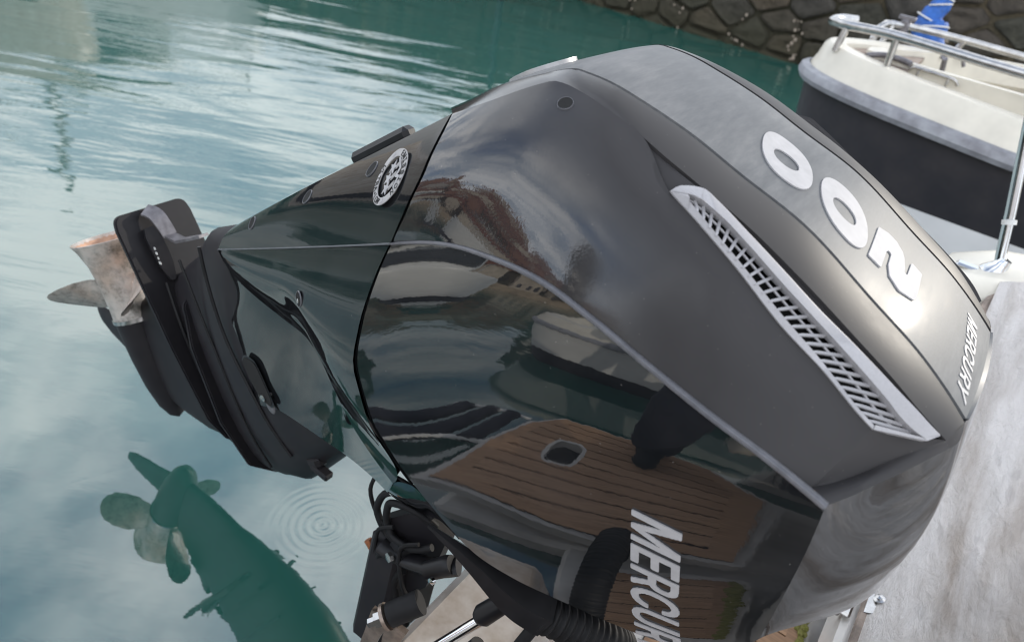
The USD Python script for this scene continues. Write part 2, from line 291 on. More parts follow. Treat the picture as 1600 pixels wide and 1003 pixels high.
mat('mortar', {'g': ('geometry', {}), 'sep': ('separate_xyz', {}), 'n': ('noise_texture', {'scale': 1.3, 'detail': 7.0, 'roughness': 0.65}), 'nf': ('noise_texture', {'scale': 30.0, 'detail': 5.0}),
    'up': ('map_range', {'from_min': 0.45, 'from_max': 1.5, 'to_min': -0.25, 'to_max': 0.25}), 'ad': ('math', {'math_type': 'add', 'use_clamp': True}),
    'c': ('rgb_ramp', {'ramp': [(0.3, (0.035, 0.032, 0.018)), (0.5, (0.085, 0.068, 0.042)), (0.72, (0.25, 0.19, 0.13))]}), 'bp': ('bump', {'strength': 1.0, 'distance': 0.03}), 'p': ('principled_bsdf', {'roughness': 0.95})},
    [('g.position', 'n.vector'), ('g.position', 'nf.vector'), ('g.position', 'sep.vector'), ('sep.z', 'up.value'), ('up.result', 'ad.value1'), ('n.fac', 'ad.value2'), ('ad.value', 'c.fac'), ('c.color', 'p.base_color'), ('nf.fac', 'bp.height'), ('bp.normal', 'p.normal')])
plain('shell', (0.34, 0.28, 0.22), 0.6, noise=(30, 0.3))

# harbour water: murky green body, mirror surface, ripples that stand out with distance, rings where a drop has fallen
WATER = 0.15
DROP = (-0.948, 0.874)
mat('water', {
    'g': ('geometry', {}), 'sep': ('separate_xyz', {}),
    'mp': ('mapping', {'scale': (1.0, 1.0, 0.0), 'rotation': (0, 0, -0.52)}),
    'st': ('mapping', {'scale': (0.55, 2.0, 1.0)}),
    'n1': ('noise_texture', {'scale': 1.1, 'detail': 3.0, 'roughness': 0.45, 'distortion': 0.6}),
    'n2': ('noise_texture', {'scale': 4.2, 'detail': 4.0, 'roughness': 0.6, 'distortion': 0.3}),
    'len': ('vector_math', {'math_type': 'length'}),
    'amp': ('map_range', {'from_min': 1.6, 'from_max': 6.0, 'to_min': 0.035, 'to_max': 0.5, 'clamp': True}),
    'h1': ('math', {'math_type': 'multiply', 'value2': 0.060}), 'h2': ('math', {'math_type': 'multiply_add', 'value2': 0.0075}),
    'ha': ('math', {'math_type': 'multiply'}),
    'dd': ('vector_math', {'math_type': 'distance', 'vector2': (DROP[0], DROP[1], WATER)}),
    'ph': ('math', {'math_type': 'multiply', 'value2': 300.0}), 'sn': ('math', {'math_type': 'sine'}),
    'env': ('map_range', {'range_type': 'smoothstep', 'from_min': 0.02, 'from_max': 0.17, 'to_min': 0.00026, 'to_max': 0.0, 'clamp': True}), 'rg': ('math', {'math_type': 'multiply_add'}),
    'rn': ('noise_texture', {'scale': 9.0, 'detail': 3.0}), 'em': ('math', {'math_type': 'multiply'}), 'pw': ('math', {'math_type': 'multiply_add', 'value2': 0.012}),
    'bp': ('bump', {'strength': 1.0, 'distance': 1.0}),
    'cn': ('noise_texture', {'scale': 0.25, 'detail': 3.0}),
    'c': ('rgb_ramp', {'ramp': [(0.3, (0.009, 0.042, 0.034)), (0.7, (0.012, 0.052, 0.042))]}),
    'p': ('principled_bsdf', {'roughness': 0.012, 'ior': 2.7}),
}, [('g.position', 'mp.vector'), ('mp.vector', 'st.vector'), ('st.vector', 'n1.vector'), ('st.vector', 'n2.vector'), ('mp.vector', 'len.vector1'), ('len.value', 'amp.value'),
    ('n1.fac', 'h1.value1'), ('n2.fac', 'h2.value1'), ('h1.value', 'h2.value3'), ('h2.value', 'ha.value1'), ('amp.result', 'ha.value2'),
    ('g.position', 'dd.vector1'), ('ph.value', 'sn.value1'), ('dd.value', 'env.value'), ('sn.value', 'rg.value1'), ('g.position', 'rn.vector'), ('rn.fac', 'em.value1'), ('env.result', 'em.value2'), ('em.value', 'rg.value2'), ('rn.fac', 'pw.value1'), ('dd.value', 'pw.value3'), ('pw.value', 'ph.value1'), ('ha.value', 'rg.value3'),
    ('rg.value', 'bp.height'), ('bp.normal', 'p.normal'), ('g.position', 'cn.vector'), ('cn.fac', 'c.fac'), ('c.color', 'p.base_color')])

C = {
 'N': [[-0.5167, -0.105, 1.2822], [-0.5218, -0.105, 1.3094], [-0.5336, -0.105, 1.3705], [-0.5366, -0.105, 1.4245], [-0.5372, -0.105, 1.4481], [-0.5359, -0.105, 1.4616], [-0.5299, -0.105, 1.4764], [-0.5158, -0.105, 1.5033], [-0.4923, -0.105, 1.5367], [-0.4546, -0.105, 1.5843], [-0.4121, -0.105, 1.6294], [-0.3566, -0.105, 1.6894], [-0.283, -0.105, 1.7461], [-0.2279, -0.105, 1.7877], [-0.1652, -0.107, 1.8232]],
 'V': [[-0.5145, -0.165, 1.3327], [-0.5207, -0.16, 1.3797], [-0.529, -0.144, 1.4405], [-0.5298, -0.141, 1.4549], [-0.526, -0.14, 1.4678], [-0.5161, -0.141, 1.4859], [-0.4921, -0.148, 1.5229], [-0.4654, -0.157, 1.5586], [-0.4428, -0.162, 1.5847], [-0.4109, -0.163, 1.6192], [-0.375, -0.164, 1.657], [-0.3284, -0.166, 1.6994], [-0.2747, -0.165, 1.7421], [-0.2189, -0.163, 1.7837], [-0.1666, -0.147, 1.813]],
 'L': [[-0.4168, -0.182, 1.591], [-0.4003, -0.191, 1.6102], [-0.3556, -0.201, 1.6502], [-0.2932, -0.205, 1.6947], [-0.2507, -0.205, 1.7294], [-0.2165, -0.202, 1.7511], [-0.1992, -0.199, 1.763]],
 'G': [[-0.4132, -0.183, 1.6083], [-0.4081, -0.184, 1.6206], [-0.396, -0.185, 1.6314], [-0.3593, -0.187, 1.6619], [-0.3205, -0.188, 1.6914], [-0.2839, -0.188, 1.7207], [-0.2459, -0.187, 1.7487], [-0.2065, -0.184, 1.7761], [-0.1824, -0.174, 1.7978]],
 'frame_end': [[-0.2021, -0.2, 1.7612], [-0.1976, -0.198, 1.7643], [-0.1806, -0.176, 1.7996], [-0.1855, -0.166, 1.8086]],
 'crease': [[-0.3922, -0.2553, 1.2806], [-0.3928, -0.2534, 1.3175], [-0.3919, -0.2533, 1.3461], [-0.3873, -0.2551, 1.3831], [-0.3792, -0.2582, 1.4181], [-0.3684, -0.2614, 1.4548], [-0.3542, -0.2645, 1.4887], [-0.3215, -0.2693, 1.5396], [-0.2852, -0.2707, 1.585], [-0.2378, -0.268, 1.6403], [-0.1951, -0.2634, 1.6927], [-0.1547, -0.2606, 1.7381]],
 'seamA': [[-0.3922, -0.2553, 1.2806], [-0.3502, -0.2769, 1.2583], [-0.3038, -0.2934, 1.2369], [-0.2485, -0.3041, 1.2197], [-0.1875, -0.3049, 1.2197], [-0.1212, -0.2973, 1.2337], [-0.0744, -0.289, 1.2496], [-0.0366, -0.2808, 1.2694]],
 'seamB': [[-0.392, -0.2545, 1.2796], [-0.4337, -0.246, 1.3145], [-0.4698, -0.226, 1.3351], [-0.4959, -0.198, 1.3393], [-0.5145, -0.165, 1.3327]],
 'Abot': [[-0.0366, -0.2808, 1.2694], [0.0249, -0.2661, 1.2931], [0.0598, -0.2548, 1.3404], [0.0866, -0.242, 1.4061], [0.1153, -0.2242, 1.4653], [0.1423, -0.2009, 1.5287], [0.1233, -0.1979, 1.5946], [0.0763, -0.2121, 1.6446]],
 'Aright': [[-0.1547, -0.2606, 1.7381], [-0.1069, -0.2575, 1.7213], [-0.0476, -0.2478, 1.6976], [0.0221, -0.2301, 1.6684], [0.0763, -0.2121, 1.6446]],
 'fold': [[-0.1992, -0.199, 1.763], [-0.1776, -0.222, 1.7422], [-0.1592, -0.245, 1.7224]],
 'ridge': [[-0.1482, -0.252, 1.7356], [-0.1481, -0.222, 1.7575], [-0.1493, -0.19, 1.7798], [-0.1505, -0.15, 1.8043], [-0.1492, -0.12, 1.8193], [-0.1652, -0.107, 1.8232]],
 'ridge_in': [[-0.1592, -0.245, 1.7224], [-0.1549, -0.212, 1.7475], [-0.1597, -0.178, 1.7778], [-0.1654, -0.145, 1.8127]],
 'ctop': [[-0.514, -0.164, 1.3293], [-0.4821, -0.135, 1.1787], [-0.436, -0.108, 0.9653], [-0.3669, -0.078, 0.6774]],
 'ctip': [[-0.3669, -0.078, 0.6774], [-0.3522, -0.088, 0.6549], [-0.3322, -0.094, 0.6374]],
 'ccrease': [[-0.3931, -0.2579, 1.2809], [-0.373, -0.2043, 1.1099], [-0.3508, -0.1442, 0.8898], [-0.3302, -0.0881, 0.627]],
 'cfacet': [[-0.3279, -0.0886, 0.6264], [-0.2923, -0.1036, 0.6687], [-0.2604, -0.126, 0.7538], [-0.2304, -0.154, 0.868], [-0.2138, -0.174, 0.9407], [-0.1899, -0.192, 0.9864], [-0.1552, -0.21, 1.0226], [-0.1128, -0.236, 1.0775], [-0.0841, -0.258, 1.1333], [-0.063, -0.276, 1.1845]],
 'cbot': [[-0.3297, -0.094, 0.636], [-0.2494, -0.092, 0.6434], [-0.152, -0.08, 0.554], [-0.0842, -0.082, 0.5526], [0.0006, -0.092, 0.586], [-0.0101, -0.11, 0.6826], [-0.0043, -0.135, 0.7945], [0.0074, -0.155, 0.8938], [0.0089, -0.195, 1.0241], [0.0096, -0.222, 1.0936]],
 'cseam': [[-0.3923, -0.2555, 1.2776], [-0.3503, -0.2772, 1.2554], [-0.3038, -0.2938, 1.234], [-0.2485, -0.3047, 1.2168], [-0.1863, -0.3055, 1.2159], [-0.1185, -0.2976, 1.229], [-0.0825, -0.2912, 1.2406]],
 'hole': [[-0.1032, -0.09, 0.5907], [-0.121, -0.094, 0.626], [-0.1163, -0.103, 0.6617], [-0.0815, -0.112, 0.6787], [-0.0317, -0.12, 0.6885], [-0.0163, -0.117, 0.6703], [-0.0222, -0.11, 0.6385], [-0.0504, -0.1, 0.6092]],
 'bolt_a': [[-0.5087, -0.16, 1.4792]],
 'bolt_b': [[-0.469, -0.17, 1.1778]],
 'bolt_c': [[-0.4294, -0.135, 0.9897]],
 'bolt_d': [[-0.3795, -0.1, 0.787]],
 'bolt_e': [[-0.292, -0.19, 1.0341]],
 'badge': [[-0.455, -0.2, 1.2502]],
 'emblem': [[-0.5427, 0.0, 1.3503]],
 'handle': [[-0.4848, 0.05, 0.9914]],
 't200a': [[-0.2831, 0.0, 1.7519]],
 't200b': [[-0.3414, 0.0, 1.7003]],
 't200c': [[-0.4004, 0.0, 1.6417]],
 'mfront': [[-0.1795, 0.0, 1.8145]],
 'mside': [[-0.1112, -0.271, 1.5515], [-0.0897, -0.2633, 1.5946], [-0.0247, -0.2575, 1.5294], [-0.0108, -0.249, 1.5737], [0.0784, -0.2324, 1.5037], [0.0841, -0.2234, 1.5467], [0.1372, -0.2061, 1.5147]],
 'E': [[-0.4168, -0.182, 1.591], [-0.42, -0.177, 1.5989], [-0.4151, -0.172, 1.6196], [-0.4025, -0.172, 1.6324], [-0.3723, -0.173, 1.6582], [-0.3357, -0.173, 1.6878], [-0.2984, -0.173, 1.7174], [-0.2654, -0.173, 1.7462], [-0.2306, -0.172, 1.7743], [-0.1979, -0.168, 1.7985], [-0.1794, -0.16, 1.8087]],
 'Li': [[-0.4109, -0.186, 1.6112], [-0.3657, -0.197, 1.6497], [-0.3046, -0.2, 1.694], [-0.2652, -0.2, 1.7229], [-0.2212, -0.198, 1.7504], [-0.2022, -0.196, 1.764]],
 'cap': [[-0.1992, -0.199, 1.763], [-0.1789, -0.173, 1.8002], [-0.1787, -0.161, 1.8089]],
}
# ------------------------------------------------------------------ water
wv = 900.0
ws = obj('water', trimesh.Trimesh([[-wv, -wv, WATER], [wv, -wv, WATER], [wv, wv, WATER], [-wv, wv, WATER]], [[0, 1, 2], [0, 2, 3]], process=False), 'water', smooth=False)
tag(ws, 'calm green harbour water with small ripples under the raised outboard', kind='structure')

# ------------------------------------------------------------------ outboard motor
# local axes: X forward, Y to port, Z up the drive shaft; the whole motor is tilted 66 degrees about Y
TILT = 66.0
ORG = np.array([-1.5039, 0.8117, 0.4046])
_t = math.radians(TILT)
RX = np.array([math.cos(_t), 0, -math.sin(_t)]); RZ = np.array([math.sin(_t), 0, math.cos(_t)]); RY = np.array([0, 1.0, 0])
def to_world(p): p = np.atleast_2d(p); return ORG + p[:, :1]*RX + p[:, 1:2]*RY + p[:, 2:]*RZ
def to_local(p): d = np.atleast_2d(p) - ORG; return np.stack([d@RX, d@RY, d@RZ], 1)
motor = thing('outboard_motor', 'large black outboard motor tilted up at the stern, marked MERCURY and 200', 'outboard motor', ORG, roty=TILT)
CF = {(0, 0): 0.2754, (0, 1): 0.0206, (0, 2): -0.0106, (0, 3): -0.002, (0, 4): -0.0056, (1, 0): -0.0416, (1, 1): 0.0199, (1, 2): 0.0003, (1, 3): 0.0029, (2, 0): -0.0251, (2, 1): 0.0067, (2, 2): -0.0163, (3, 0): -0.0013, (3, 1): 0.0246, (4, 0): 0.018}
def half_width(P):
    """half width of the lower side panel at local points (X, Z used)"""
    w = ORG + P[..., :1]*RX + P[..., 2:]*RZ
    x = (w[..., 0]+.2)/.3; z = (w[..., 2]-1.7+.62)/.2
    return sum(k*x**i*z**j for (i, j), k in CF.items())
c = {k: np.array(v) for k, v in C.items()}
# lower side panel A (gloss)
gA = coons(c['Abot'], c['crease'], c['seamA'][::-1], c['Aright'][::-1], 64, 40)
gA[..., 1] = -half_width(gA)
# front F: from panel A's right edge round to the middle
vF = 26; P0 = gA[::-1, -1][np.linspace(0, gA.shape[0]-1, vF).round().astype(int)]; Pm = gA[::-1, -3][np.linspace(0, gA.shape[0]-1, vF).round().astype(int)]
T0 = P0-Pm; T0 /= np.linalg.norm(T0, axis=1, keepdims=True)
vv = np.linspace(0, 1, vF)[:, None]
P1 = (1-vv)*np.array([-.158, 0, 1.829]) + vv*np.array([.115, 0, 1.735]) + 4*vv*(1-vv)*np.array([.006, 0, .010])
L = np.linalg.norm(P1-P0, axis=1, keepdims=True)
B1 = P0 + T0*L*.36; B2 = P1 + np.array([0, -1, 0])*L*.42
tt = np.linspace(0, 1, 30)[None, :, None]
bez = lambda a, b, d, e: (1-tt)**3*a[:, None] + 3*(1-tt)**2*tt*b[:, None] + 3*(1-tt)*tt**2*d[:, None] + tt**3*e[:, None]
gF = bez(P0, B1, B2, P1)
rid = resample(np.vstack([c['crease'][-1:], c['ridge'][1:], [[-.158, 0, 1.829]]]), 30)
gF += (rid-gF[0])[None]*((1-vv)**1.5)[:, :, None]
def rim(curve, depth, direction):
    """a thin inward flange along an edge"""
    a = resample(curve, 60); return grid(np.stack([a, a+np.asarray(direction)*depth]))
lower = [both(grid(gA)), both(grid(gF))]
lower.append(both(rim(gA[:, 0], .02, [0, .9, .3]))); lower.append(both(rim(gA[0], .03, [0, 1, 0]))); lower.append(both(rim(gF[-1], .05, [-.6, .2, -.3])))
obj('lower_cowl', lower, 'gloss_black', motor, smooth=40)

# upper side panel B (dull towards the top), shoulder, ramp
topB = np.vstack([c['V'][:8], c['L']])
gB = coons(c['crease'][:-1].tolist() + [c['fold'][-1]], topB, c['seamB'], c['fold'][::-1], 70, 40)
for _ in range(30):
    q_ = gB.copy(); q_[1:-1, 1:-1] = .25*(gB[:-2, 1:-1] + gB[2:, 1:-1] + gB[1:-1, :-2] + gB[1:-1, 2:])
    w_ = (np.clip(np.minimum((np.linspace(0, 1, 70)-.03)*8, (1-np.linspace(0, 1, 70))*4), 0, 1)[None, :]*np.clip((np.linspace(0, 1, 40)-.5)*3.5, 0, 1)[:, None])[..., None]
    gB = gB*(1-.5*w_) + q_*.5*w_
upper = [both(grid(gB))]
NL = c['N'] + np.array([0, -.0022, 0])
nrm = np.gradient(resample(c['N'], 80), axis=0); nrm = np.stack([-nrm[:, 2], 0*nrm[:, 0], nrm[:, 0]], 1); nrm /= np.linalg.norm(nrm, axis=1, keepdims=True)   # outward normal of the profile
def by_index(curve, idx, n):
    d = np.r_[0, np.cumsum(np.linalg.norm(np.diff(curve, axis=0), axis=1))]; k = np.interp(idx, np.arange(len(curve)), d)
    t = PchipInterpolator(np.linspace(0, 1, len(idx)), k)(np.linspace(0, 1, n))
    return np.stack([PchipInterpolator(d, curve[:, j])(t) for j in range(3)], 1)
IN_, IV_ = [0, 1.45, 2.85, 3.4, 4.6, 6, 7, 8, 9, 10, 11, 12, 13, 14], [0, 1, 2, 3, 4, 5, 5.5, 6.2, 8, 9, 10.5, 11.6, 12.76, 14]
nN = by_index(NL, IN_, 80); nV = by_index(c['V'], IV_, 80)
nrm = np.gradient(nN, axis=0); nrm = np.stack([-nrm[:, 2], 0*nrm[:, 0], nrm[:, 0]], 1); nrm /= np.linalg.norm(nrm, axis=1, keepdims=True)
gS = ruled(nN, nV, 80, 12, bulge=nrm*.0022)
upper.append(both(grid(gS)))
upper.append(both(grid(np.stack([nN + nrm*-.016 + [0, .001, 0], nN]))))            # lip of the groove
k9 = 46
Vlow = nV - nrm*.007 + np.array([0, -.002, 0])
Vr = resample(np.vstack([c['V'][7:]]), 70); Er = resample(c['E'], 70)
Vd = Vr + np.array([.0025, .002, -.004])
upper.append(both(grid(np.stack([Vr, Vd, Er + np.array([.002, .002, -.003]), Er]))))
# ramp behind the grille and band along the ridge
upper.append(both(grid(ruled(c['fold'][::-1], c['ridge_in'], 24, 10, bulge=[0.0, 0.0, -.002]))))
upper.append(both(grid(ruled(c['ridge_in'], np.vstack([c['crease'][-1:], c['ridge'][1:]]), 24, 6, bulge=[-.003, -.002, .002]))))
upper.append(both(rim(c['seamB'], .02, [0, .9, .3])))
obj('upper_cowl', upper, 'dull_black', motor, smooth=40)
# crease trim
cr = resample(c['crease'], 60)
wdt = np.interp(np.linspace(0, 1, 60), [0, .3, 1], [.0022, .0035, .0050])
tr = tube(cr + np.array([0, -.0005, 0]), wdt, sides=10, flat=.8)
obj('crease_trim', tr, 'trim_grey', motor); obj('crease_trim', mirror(tr), 'trim_grey', motor)

# top cover strip
sN = resample(c['N'], 110)
sn = np.gradient(sN, axis=0); sn = np.stack([-sn[:, 2], 0*sn[:, 0], sn[:, 0]], 1); sn /= np.linalg.norm(sn, axis=1, keepdims=True)
sl = np.r_[0, np.cumsum(np.linalg.norm(np.diff(sN, axis=0), axis=1))]; SLEN = sl[-1]
def strip_pt(t, s, h=0.0):
    t = np.asarray(t, float); p = np.stack([np.interp(t, sl, sN[:, 0]), s + 0*t, np.interp(t, sl, sN[:, 2])], -1)
    n = np.stack([np.interp(t, sl, sn[:, 0]), 0*t, np.interp(t, sl, sn[:, 2])], -1); n /= np.linalg.norm(n, axis=-1, keepdims=True)
    w = .1025; cr = .004*(1-(np.asarray(s)/w)**2)
    return p + n*(h+cr)[..., None]
tq, sq = np.meshgrid(np.linspace(0, SLEN, 110), np.linspace(-.1012, .1012, 18), indexing='ij')
top = grid(strip_pt(tq, sq))
edge = [grid(np.stack([strip_pt(np.linspace(0, SLEN, 110), s*.1012+0*np.linspace(0, 1, 110), 0*np.linspace(0, 1, 110)), strip_pt(np.linspace(0, SLEN, 110), s*.1012+0*np.linspace(0, 1, 110), -.014+0*np.linspace(0, 1, 110))])) for s in (-1, 1)]
fr_end = grid(np.stack([strip_pt(np.full(18, SLEN), np.linspace(-.1012, .1012, 18)), strip_pt(np.full(18, SLEN), np.linspace(-.1012, .1012, 18)) - np.array([-.0, 0, .012])]))
s18 = np.linspace(-.1012, .1012, 18); fr2 = grid(np.stack([strip_pt(np.full(18, SLEN), s18), strip_pt(np.full(18, SLEN), s18)*.5 + .5*np.stack([-.160-.006*(s18/.107)**2, s18, 1.831-.006*(s18/.107)**2], 1) + [0, 0, .0015], np.stack([-.1555-.0095*(s18/.107)**2, s18*1.05, 1.826-.005*(s18/.107)**2], 1)]))
strip = obj('top_cover', [flip(top), *edge, fr_end, fr2], 'weathered_grey', motor, smooth=40)
# the dark groove floor and the inner body, so that no gap shows through
gfl = [grid(np.stack([strip_pt(np.linspace(0, SLEN, 90), np.full(90, s*.112), np.full(90, -.013)), strip_pt(np.linspace(0, SLEN, 90), np.full(90, s*.096), np.full(90, -.013))])) for s in (-1, 1)]

def t_of(p):
    d = np.linalg.norm(sN[:, [0, 2]] - np.asarray(p)[[0, 2]], axis=1); return sl[np.argmin(d)]
def on_strip(poly, t0, s0, h=.0028, mat_='decal_white', name='digit', par=None):
    """flat shape (x: reading direction, y: letter height) laid on the strip; reading runs aft, letters' tops to starboard"""
    polys = [poly] if poly.geom_type == 'Polygon' else list(poly.geoms)
    out = []
    for q in polys:
        t = trimesh.creation.extrude_polygon(q, 1.0)
        for _ in range(2): t = t.subdivide() if len(t.faces) < 4000 else t
        v = t.vertices
        t.vertices = strip_pt(t0 - v[:, 0], s0 - v[:, 1], v[:, 2]*h + .0002)
        out.append(t)
    return obj(name, out, mat_, par or strip, smooth=40)
def oval(w, h, k=2.6, n=56):
    a = np.linspace(0, 2*np.pi, n, endpoint=False); ca, sa = np.cos(a), np.sin(a)
    return Polygon(np.stack([w/2*np.sign(ca)*abs(ca)**(2/k), h/2*np.sign(sa)*abs(sa)**(2/k)], 1))
def on_strip_ts(poly, h=.0015, mat_='decal_white', name='digit'):
    t = trimesh.creation.extrude_polygon(poly, 1.0)
    for _ in range(2): t = t.subdivide() if len(t.faces) < 4000 else t
    v = t.vertices; t.vertices = strip_pt(v[:, 0], v[:, 1], v[:, 2]*h + .0001)
    return obj(name, t, mat_, strip, smooth=40)
def sheared(w, h, tc, sc, sh=-.35, k=2.35):
    q = np.array(oval(w, h, k).exterior.coords)[:-1]; return Polygon(np.stack([tc + q[:, 0] + sh*q[:, 1], sc + q[:, 1]], 1))
zero = lambda tc, sc: sheared(.066, .091, tc, sc).difference(sheared(.033, .029, tc, sc - .003, -.25, 2.2))
two = Polygon([(.5272, .0198), (.5357, -.0502), (.5534, -.0472), (.549, -.0112), (.5503, -.0021), (.555, -.006), (.5582, -.0294), (.5654, -.045), (.5814, -.052), (.599, -.0426), (.6008, -.036), (.5943, .0205), (.5787, .0219), (.5813, -.0178), (.579, -.0216), (.5750, -.004), (.5700, .0130), (.5640, .024), (.553, .0315), (.540, .030)])
two = two.buffer(.0022, 8).buffer(-.0044, 8).buffer(.0022, 8)
on_strip_ts(two); on_strip_ts(zero(.4895, -.018)); on_strip_ts(zero(.410, -.012))
def letters(text, height, bold=True, slant=0.0, squeeze=1.0):
    t = meshkit.text_mesh(text, height, depth=1.0, bold=bold); v = np.array(t.vertices)
    v[:, 0] = v[:, 0]*squeeze + v[:, 1]*slant; v[:, 0] -= (v[:, 0].max()+v[:, 0].min())/2
    return trimesh.Trimesh(v, t.faces, process=False)
# MERCURY across the forward end of the strip: reads from port to starboard, tops forward
t = letters('MERCURY', .0165, slant=.22); v = t.vertices; v[:, 0] *= .152/np.ptp(v[:, 0])
t.vertices = strip_pt(.6735 + v[:, 0]*.12 + v[:, 1], -.013 - v[:, 0], .0003 + .0006*(v[:, 2] > .5)); obj('lettering', t, 'decal_silver', strip, smooth=False)

# vent grille with louvres
Gg, Li, Lo, Eg = (resample(c[k], 60) for k in ('G', 'Li', 'L', 'E'))
Gg = Gg + (Eg-Gg)*(.30*np.clip(np.linspace(0, 1, 60)*6, 0, 1)*np.clip(np.linspace(1, 0, 60)*6, 0, 1))[:, None]
out_n = np.array([-.50, -.55, .67]); out_n /= np.linalg.norm(out_n); UPN = out_n*.0035
gr = [grid(np.stack([Eg - UPN, Eg + UPN*.7, Eg*.85 + Gg*.15 + UPN, Gg + UPN, Gg - out_n*.008])), grid(np.stack([Li - out_n*.010, Li*.8 + Lo*.2 + UPN*.6, Lo + UPN*.6, Lo - UPN*1.5]))]
tipo = np.stack([c['L'][0], c['E'][0]*.5 + c['G'][0]*.5, c['G'][0]])
gr.append(trimesh.Trimesh(np.array([c['E'][0], c['E'][1], c['E'][2], c['G'][1], c['G'][0], c['Li'][0], c['L'][1]]) + UPN*.8, [[0, 1, 4], [1, 2, 3], [1, 3, 4], [0, 4, 5], [0, 5, 6]], process=False))
capo = np.array([c['cap'][0], c['cap'][1], c['cap'][2]]); capi = np.array([c['Li'][-1], c['G'][-1], c['E'][-1]])
co_, ci_ = resample(capo[:2], 12), resample(capi[:2], 12)
gr.append(grid(np.stack([ci_ - out_n*.01, ci_ + UPN*.8, co_ + UPN*.8, co_ - UPN*1.5])))
gr.append(trimesh.Trimesh(np.array([c['G'][-1] + UPN, c['cap'][1] + UPN*.8, c['cap'][2] + UPN*.7, c['E'][-1] + UPN*.7, c['cap'][1] - UPN*1.5, c['cap'][2] - UPN]), [[0, 1, 2], [0, 2, 3], [1, 4, 5], [1, 5, 2]], process=False))
grille = obj('vent_grille', gr, 'silver_paint', motor, smooth=30)
obj('vent_panel', mirror(grid(ruled(Lo - out_n*.004, Eg - out_n*.004, 30, 3))), 'silver_paint', motor, smooth=30)
obj('vent_recess', grid(ruled(Lo - out_n*.024, Eg - out_n*.020, 40, 3)), 'void_black', grille)
def at_(cv, f): i = min(max(f, 0), 1)*59; k = min(int(i), 58); return cv[k]*(1-(i-k)) + cv[k+1]*(i-k)
for k in range(26):
    f = .05 + .93*k/25
    a = at_(Li, f); b = at_(Gg, min(f*1.0+.0, 1.0))
    b = at_(Gg, max(0, f - .012))
    d = (b-a)/np.linalg.norm(b-a); w = np.cross(d, out_n); w /= np.linalg.norm(w); nn = np.cross(w, d)
    a = a - d*.0035; bl = []; hw0 = .0012 + .0002*f
    for s, hw, dn in ((0, .0005, .0012), (.16, hw0, .0010), (.5, hw0*1.1, -.001), (1.0, hw0*1.1, -.004)):
        q = a*(1-s) + b*s + out_n*dn
        bl.append([q - w*hw, q + w*hw*.9 + nn*.0004, q + w*hw - nn*.0036, q - w*hw*.8 - nn*.0036])
    obj('slat', rings(np.array(bl)), 'silver_paint', grille, smooth=False)
obj('cross_bar', tube((Li*.40+Gg*.60) - out_n*.0045, .0013, sides=5, n=30), 'silver_paint', grille)

# lower cover (below the seam)
SH = np.array([0, 0, -.004])
ctop, ccr, cfa, cbo, cse = c['ctop'], c['ccrease'], c['cfacet'], c['cbot'], c['cseam']
right0 = resample(np.vstack([ccr[:1], np.array([[-.4337, -.243, 1.3075], [-.4698, -.223, 1.3280], [-.4959, -.195, 1.3325]]), ctop[:1]]), 20)
g0 = coons(ccr[::-1], ctop[::-1], np.array([ccr[-1], [-.3522, -.088, .6549], ctop[-1]]), right0, 50, 16)
j = 40
right1 = np.vstack([cse[:6], cfa[-1:]])[::-1]
g1 = coons(cfa, ccr[::-1], np.array([cfa[0], ccr[-1]]), np.vstack([cfa[-1:], cse[::-1][1:]]), 60, 26)
bulge = np.sin(np.linspace(0, np.pi, 26))[:, None]*np.sin(np.linspace(0, np.pi*.55, 60))[None]**1.0
g1[..., 1] -= .004*bulge
g2 = coons(cbo, cfa, np.array([cbo[0], cfa[0]]), np.array([cbo[-1], cfa[-1]]), 60, 14)
cov = [both(grid(g0)), both(grid(g1)), both(grid(g2))]
aft = np.stack([ctop[None, :, :]*np.array([1, s, 1]) for s in np.linspace(1, -1, 9)], 0)[:, 0]
aft = np.stack([resample(a_, 40) for a_ in aft]); aft[..., 0] -= .010*(1-np.linspace(1, -1, 9)**2)[:, None]
cov.append(flip(grid(aft)))
tip = np.stack([np.array([ctop[-1], c['ctip'][1], ccr[-1], cbo[0]])*np.array([1, s, 1]) for s in np.linspace(1, -1, 5)]); cov.append(grid(tip))
cov.append(both(rim(cbo, .03, [0, 1, 0])))
cov.append(both(rim(np.vstack([ctop[:1], right0[::-1][1:-1], cse]), .02, [0, 1, .1])))
lc = obj('lower_cover', cov, 'gloss_cover', motor, smooth=32)
obj('crease_line', both(tube(ccr + [0, -.0003, 0], .0013, sides=6, n=40)), 'trim_grey', lc)
# oval opening with a bolt seen inside it
hp = resample(np.vstack([c['hole'], c['hole'][:1]]), 40); hp = np.array([g2[np.unravel_index(np.argmin(np.linalg.norm((g2-q_)[..., [0, 2]], axis=-1)), g2.shape[:2])]*[0, 1, 0] + q_*[1, 0, 1] for q_ in hp]); hp[:, 1] = np.polyval(np.polyfit(hp[:, 2], hp[:, 1], 1), hp[:, 2]) - .003; ctr = hp.mean(0)
ho = np.stack([hp + [0, -.0035, 0], ctr + (hp-ctr)*.94 + [0, -.0045, 0], ctr + (hp-ctr)*.86 + [0, -.003, 0]])
obj('opening_rim', grid(ho), 'satin_black', lc)
obj('opening', trimesh.Trimesh(np.vstack([ctr+(hp-ctr)*.92+[0, -.0052, 0], ctr+[0, -.0052, 0]]), [[i, i+1, len(hp)] for i in range(len(hp)-1)], process=False), 'void_black', lc, smooth=False)
obj('bolt', lathe([(0, .0), (0, .007), (.006, .007), (.008, .0)], ctr+np.array([.035, -.0065, .012]), ctr+np.array([.03, -.1, .01])), 'steel', lc)
obj('housing_patch', trimesh.creation.icosphere(2, .022).apply_transform(np.diag([.9, .12, .6, 1])).apply_translation(ctr+np.array([.052, -.0055, .020])), 'dull_alloy', lc)
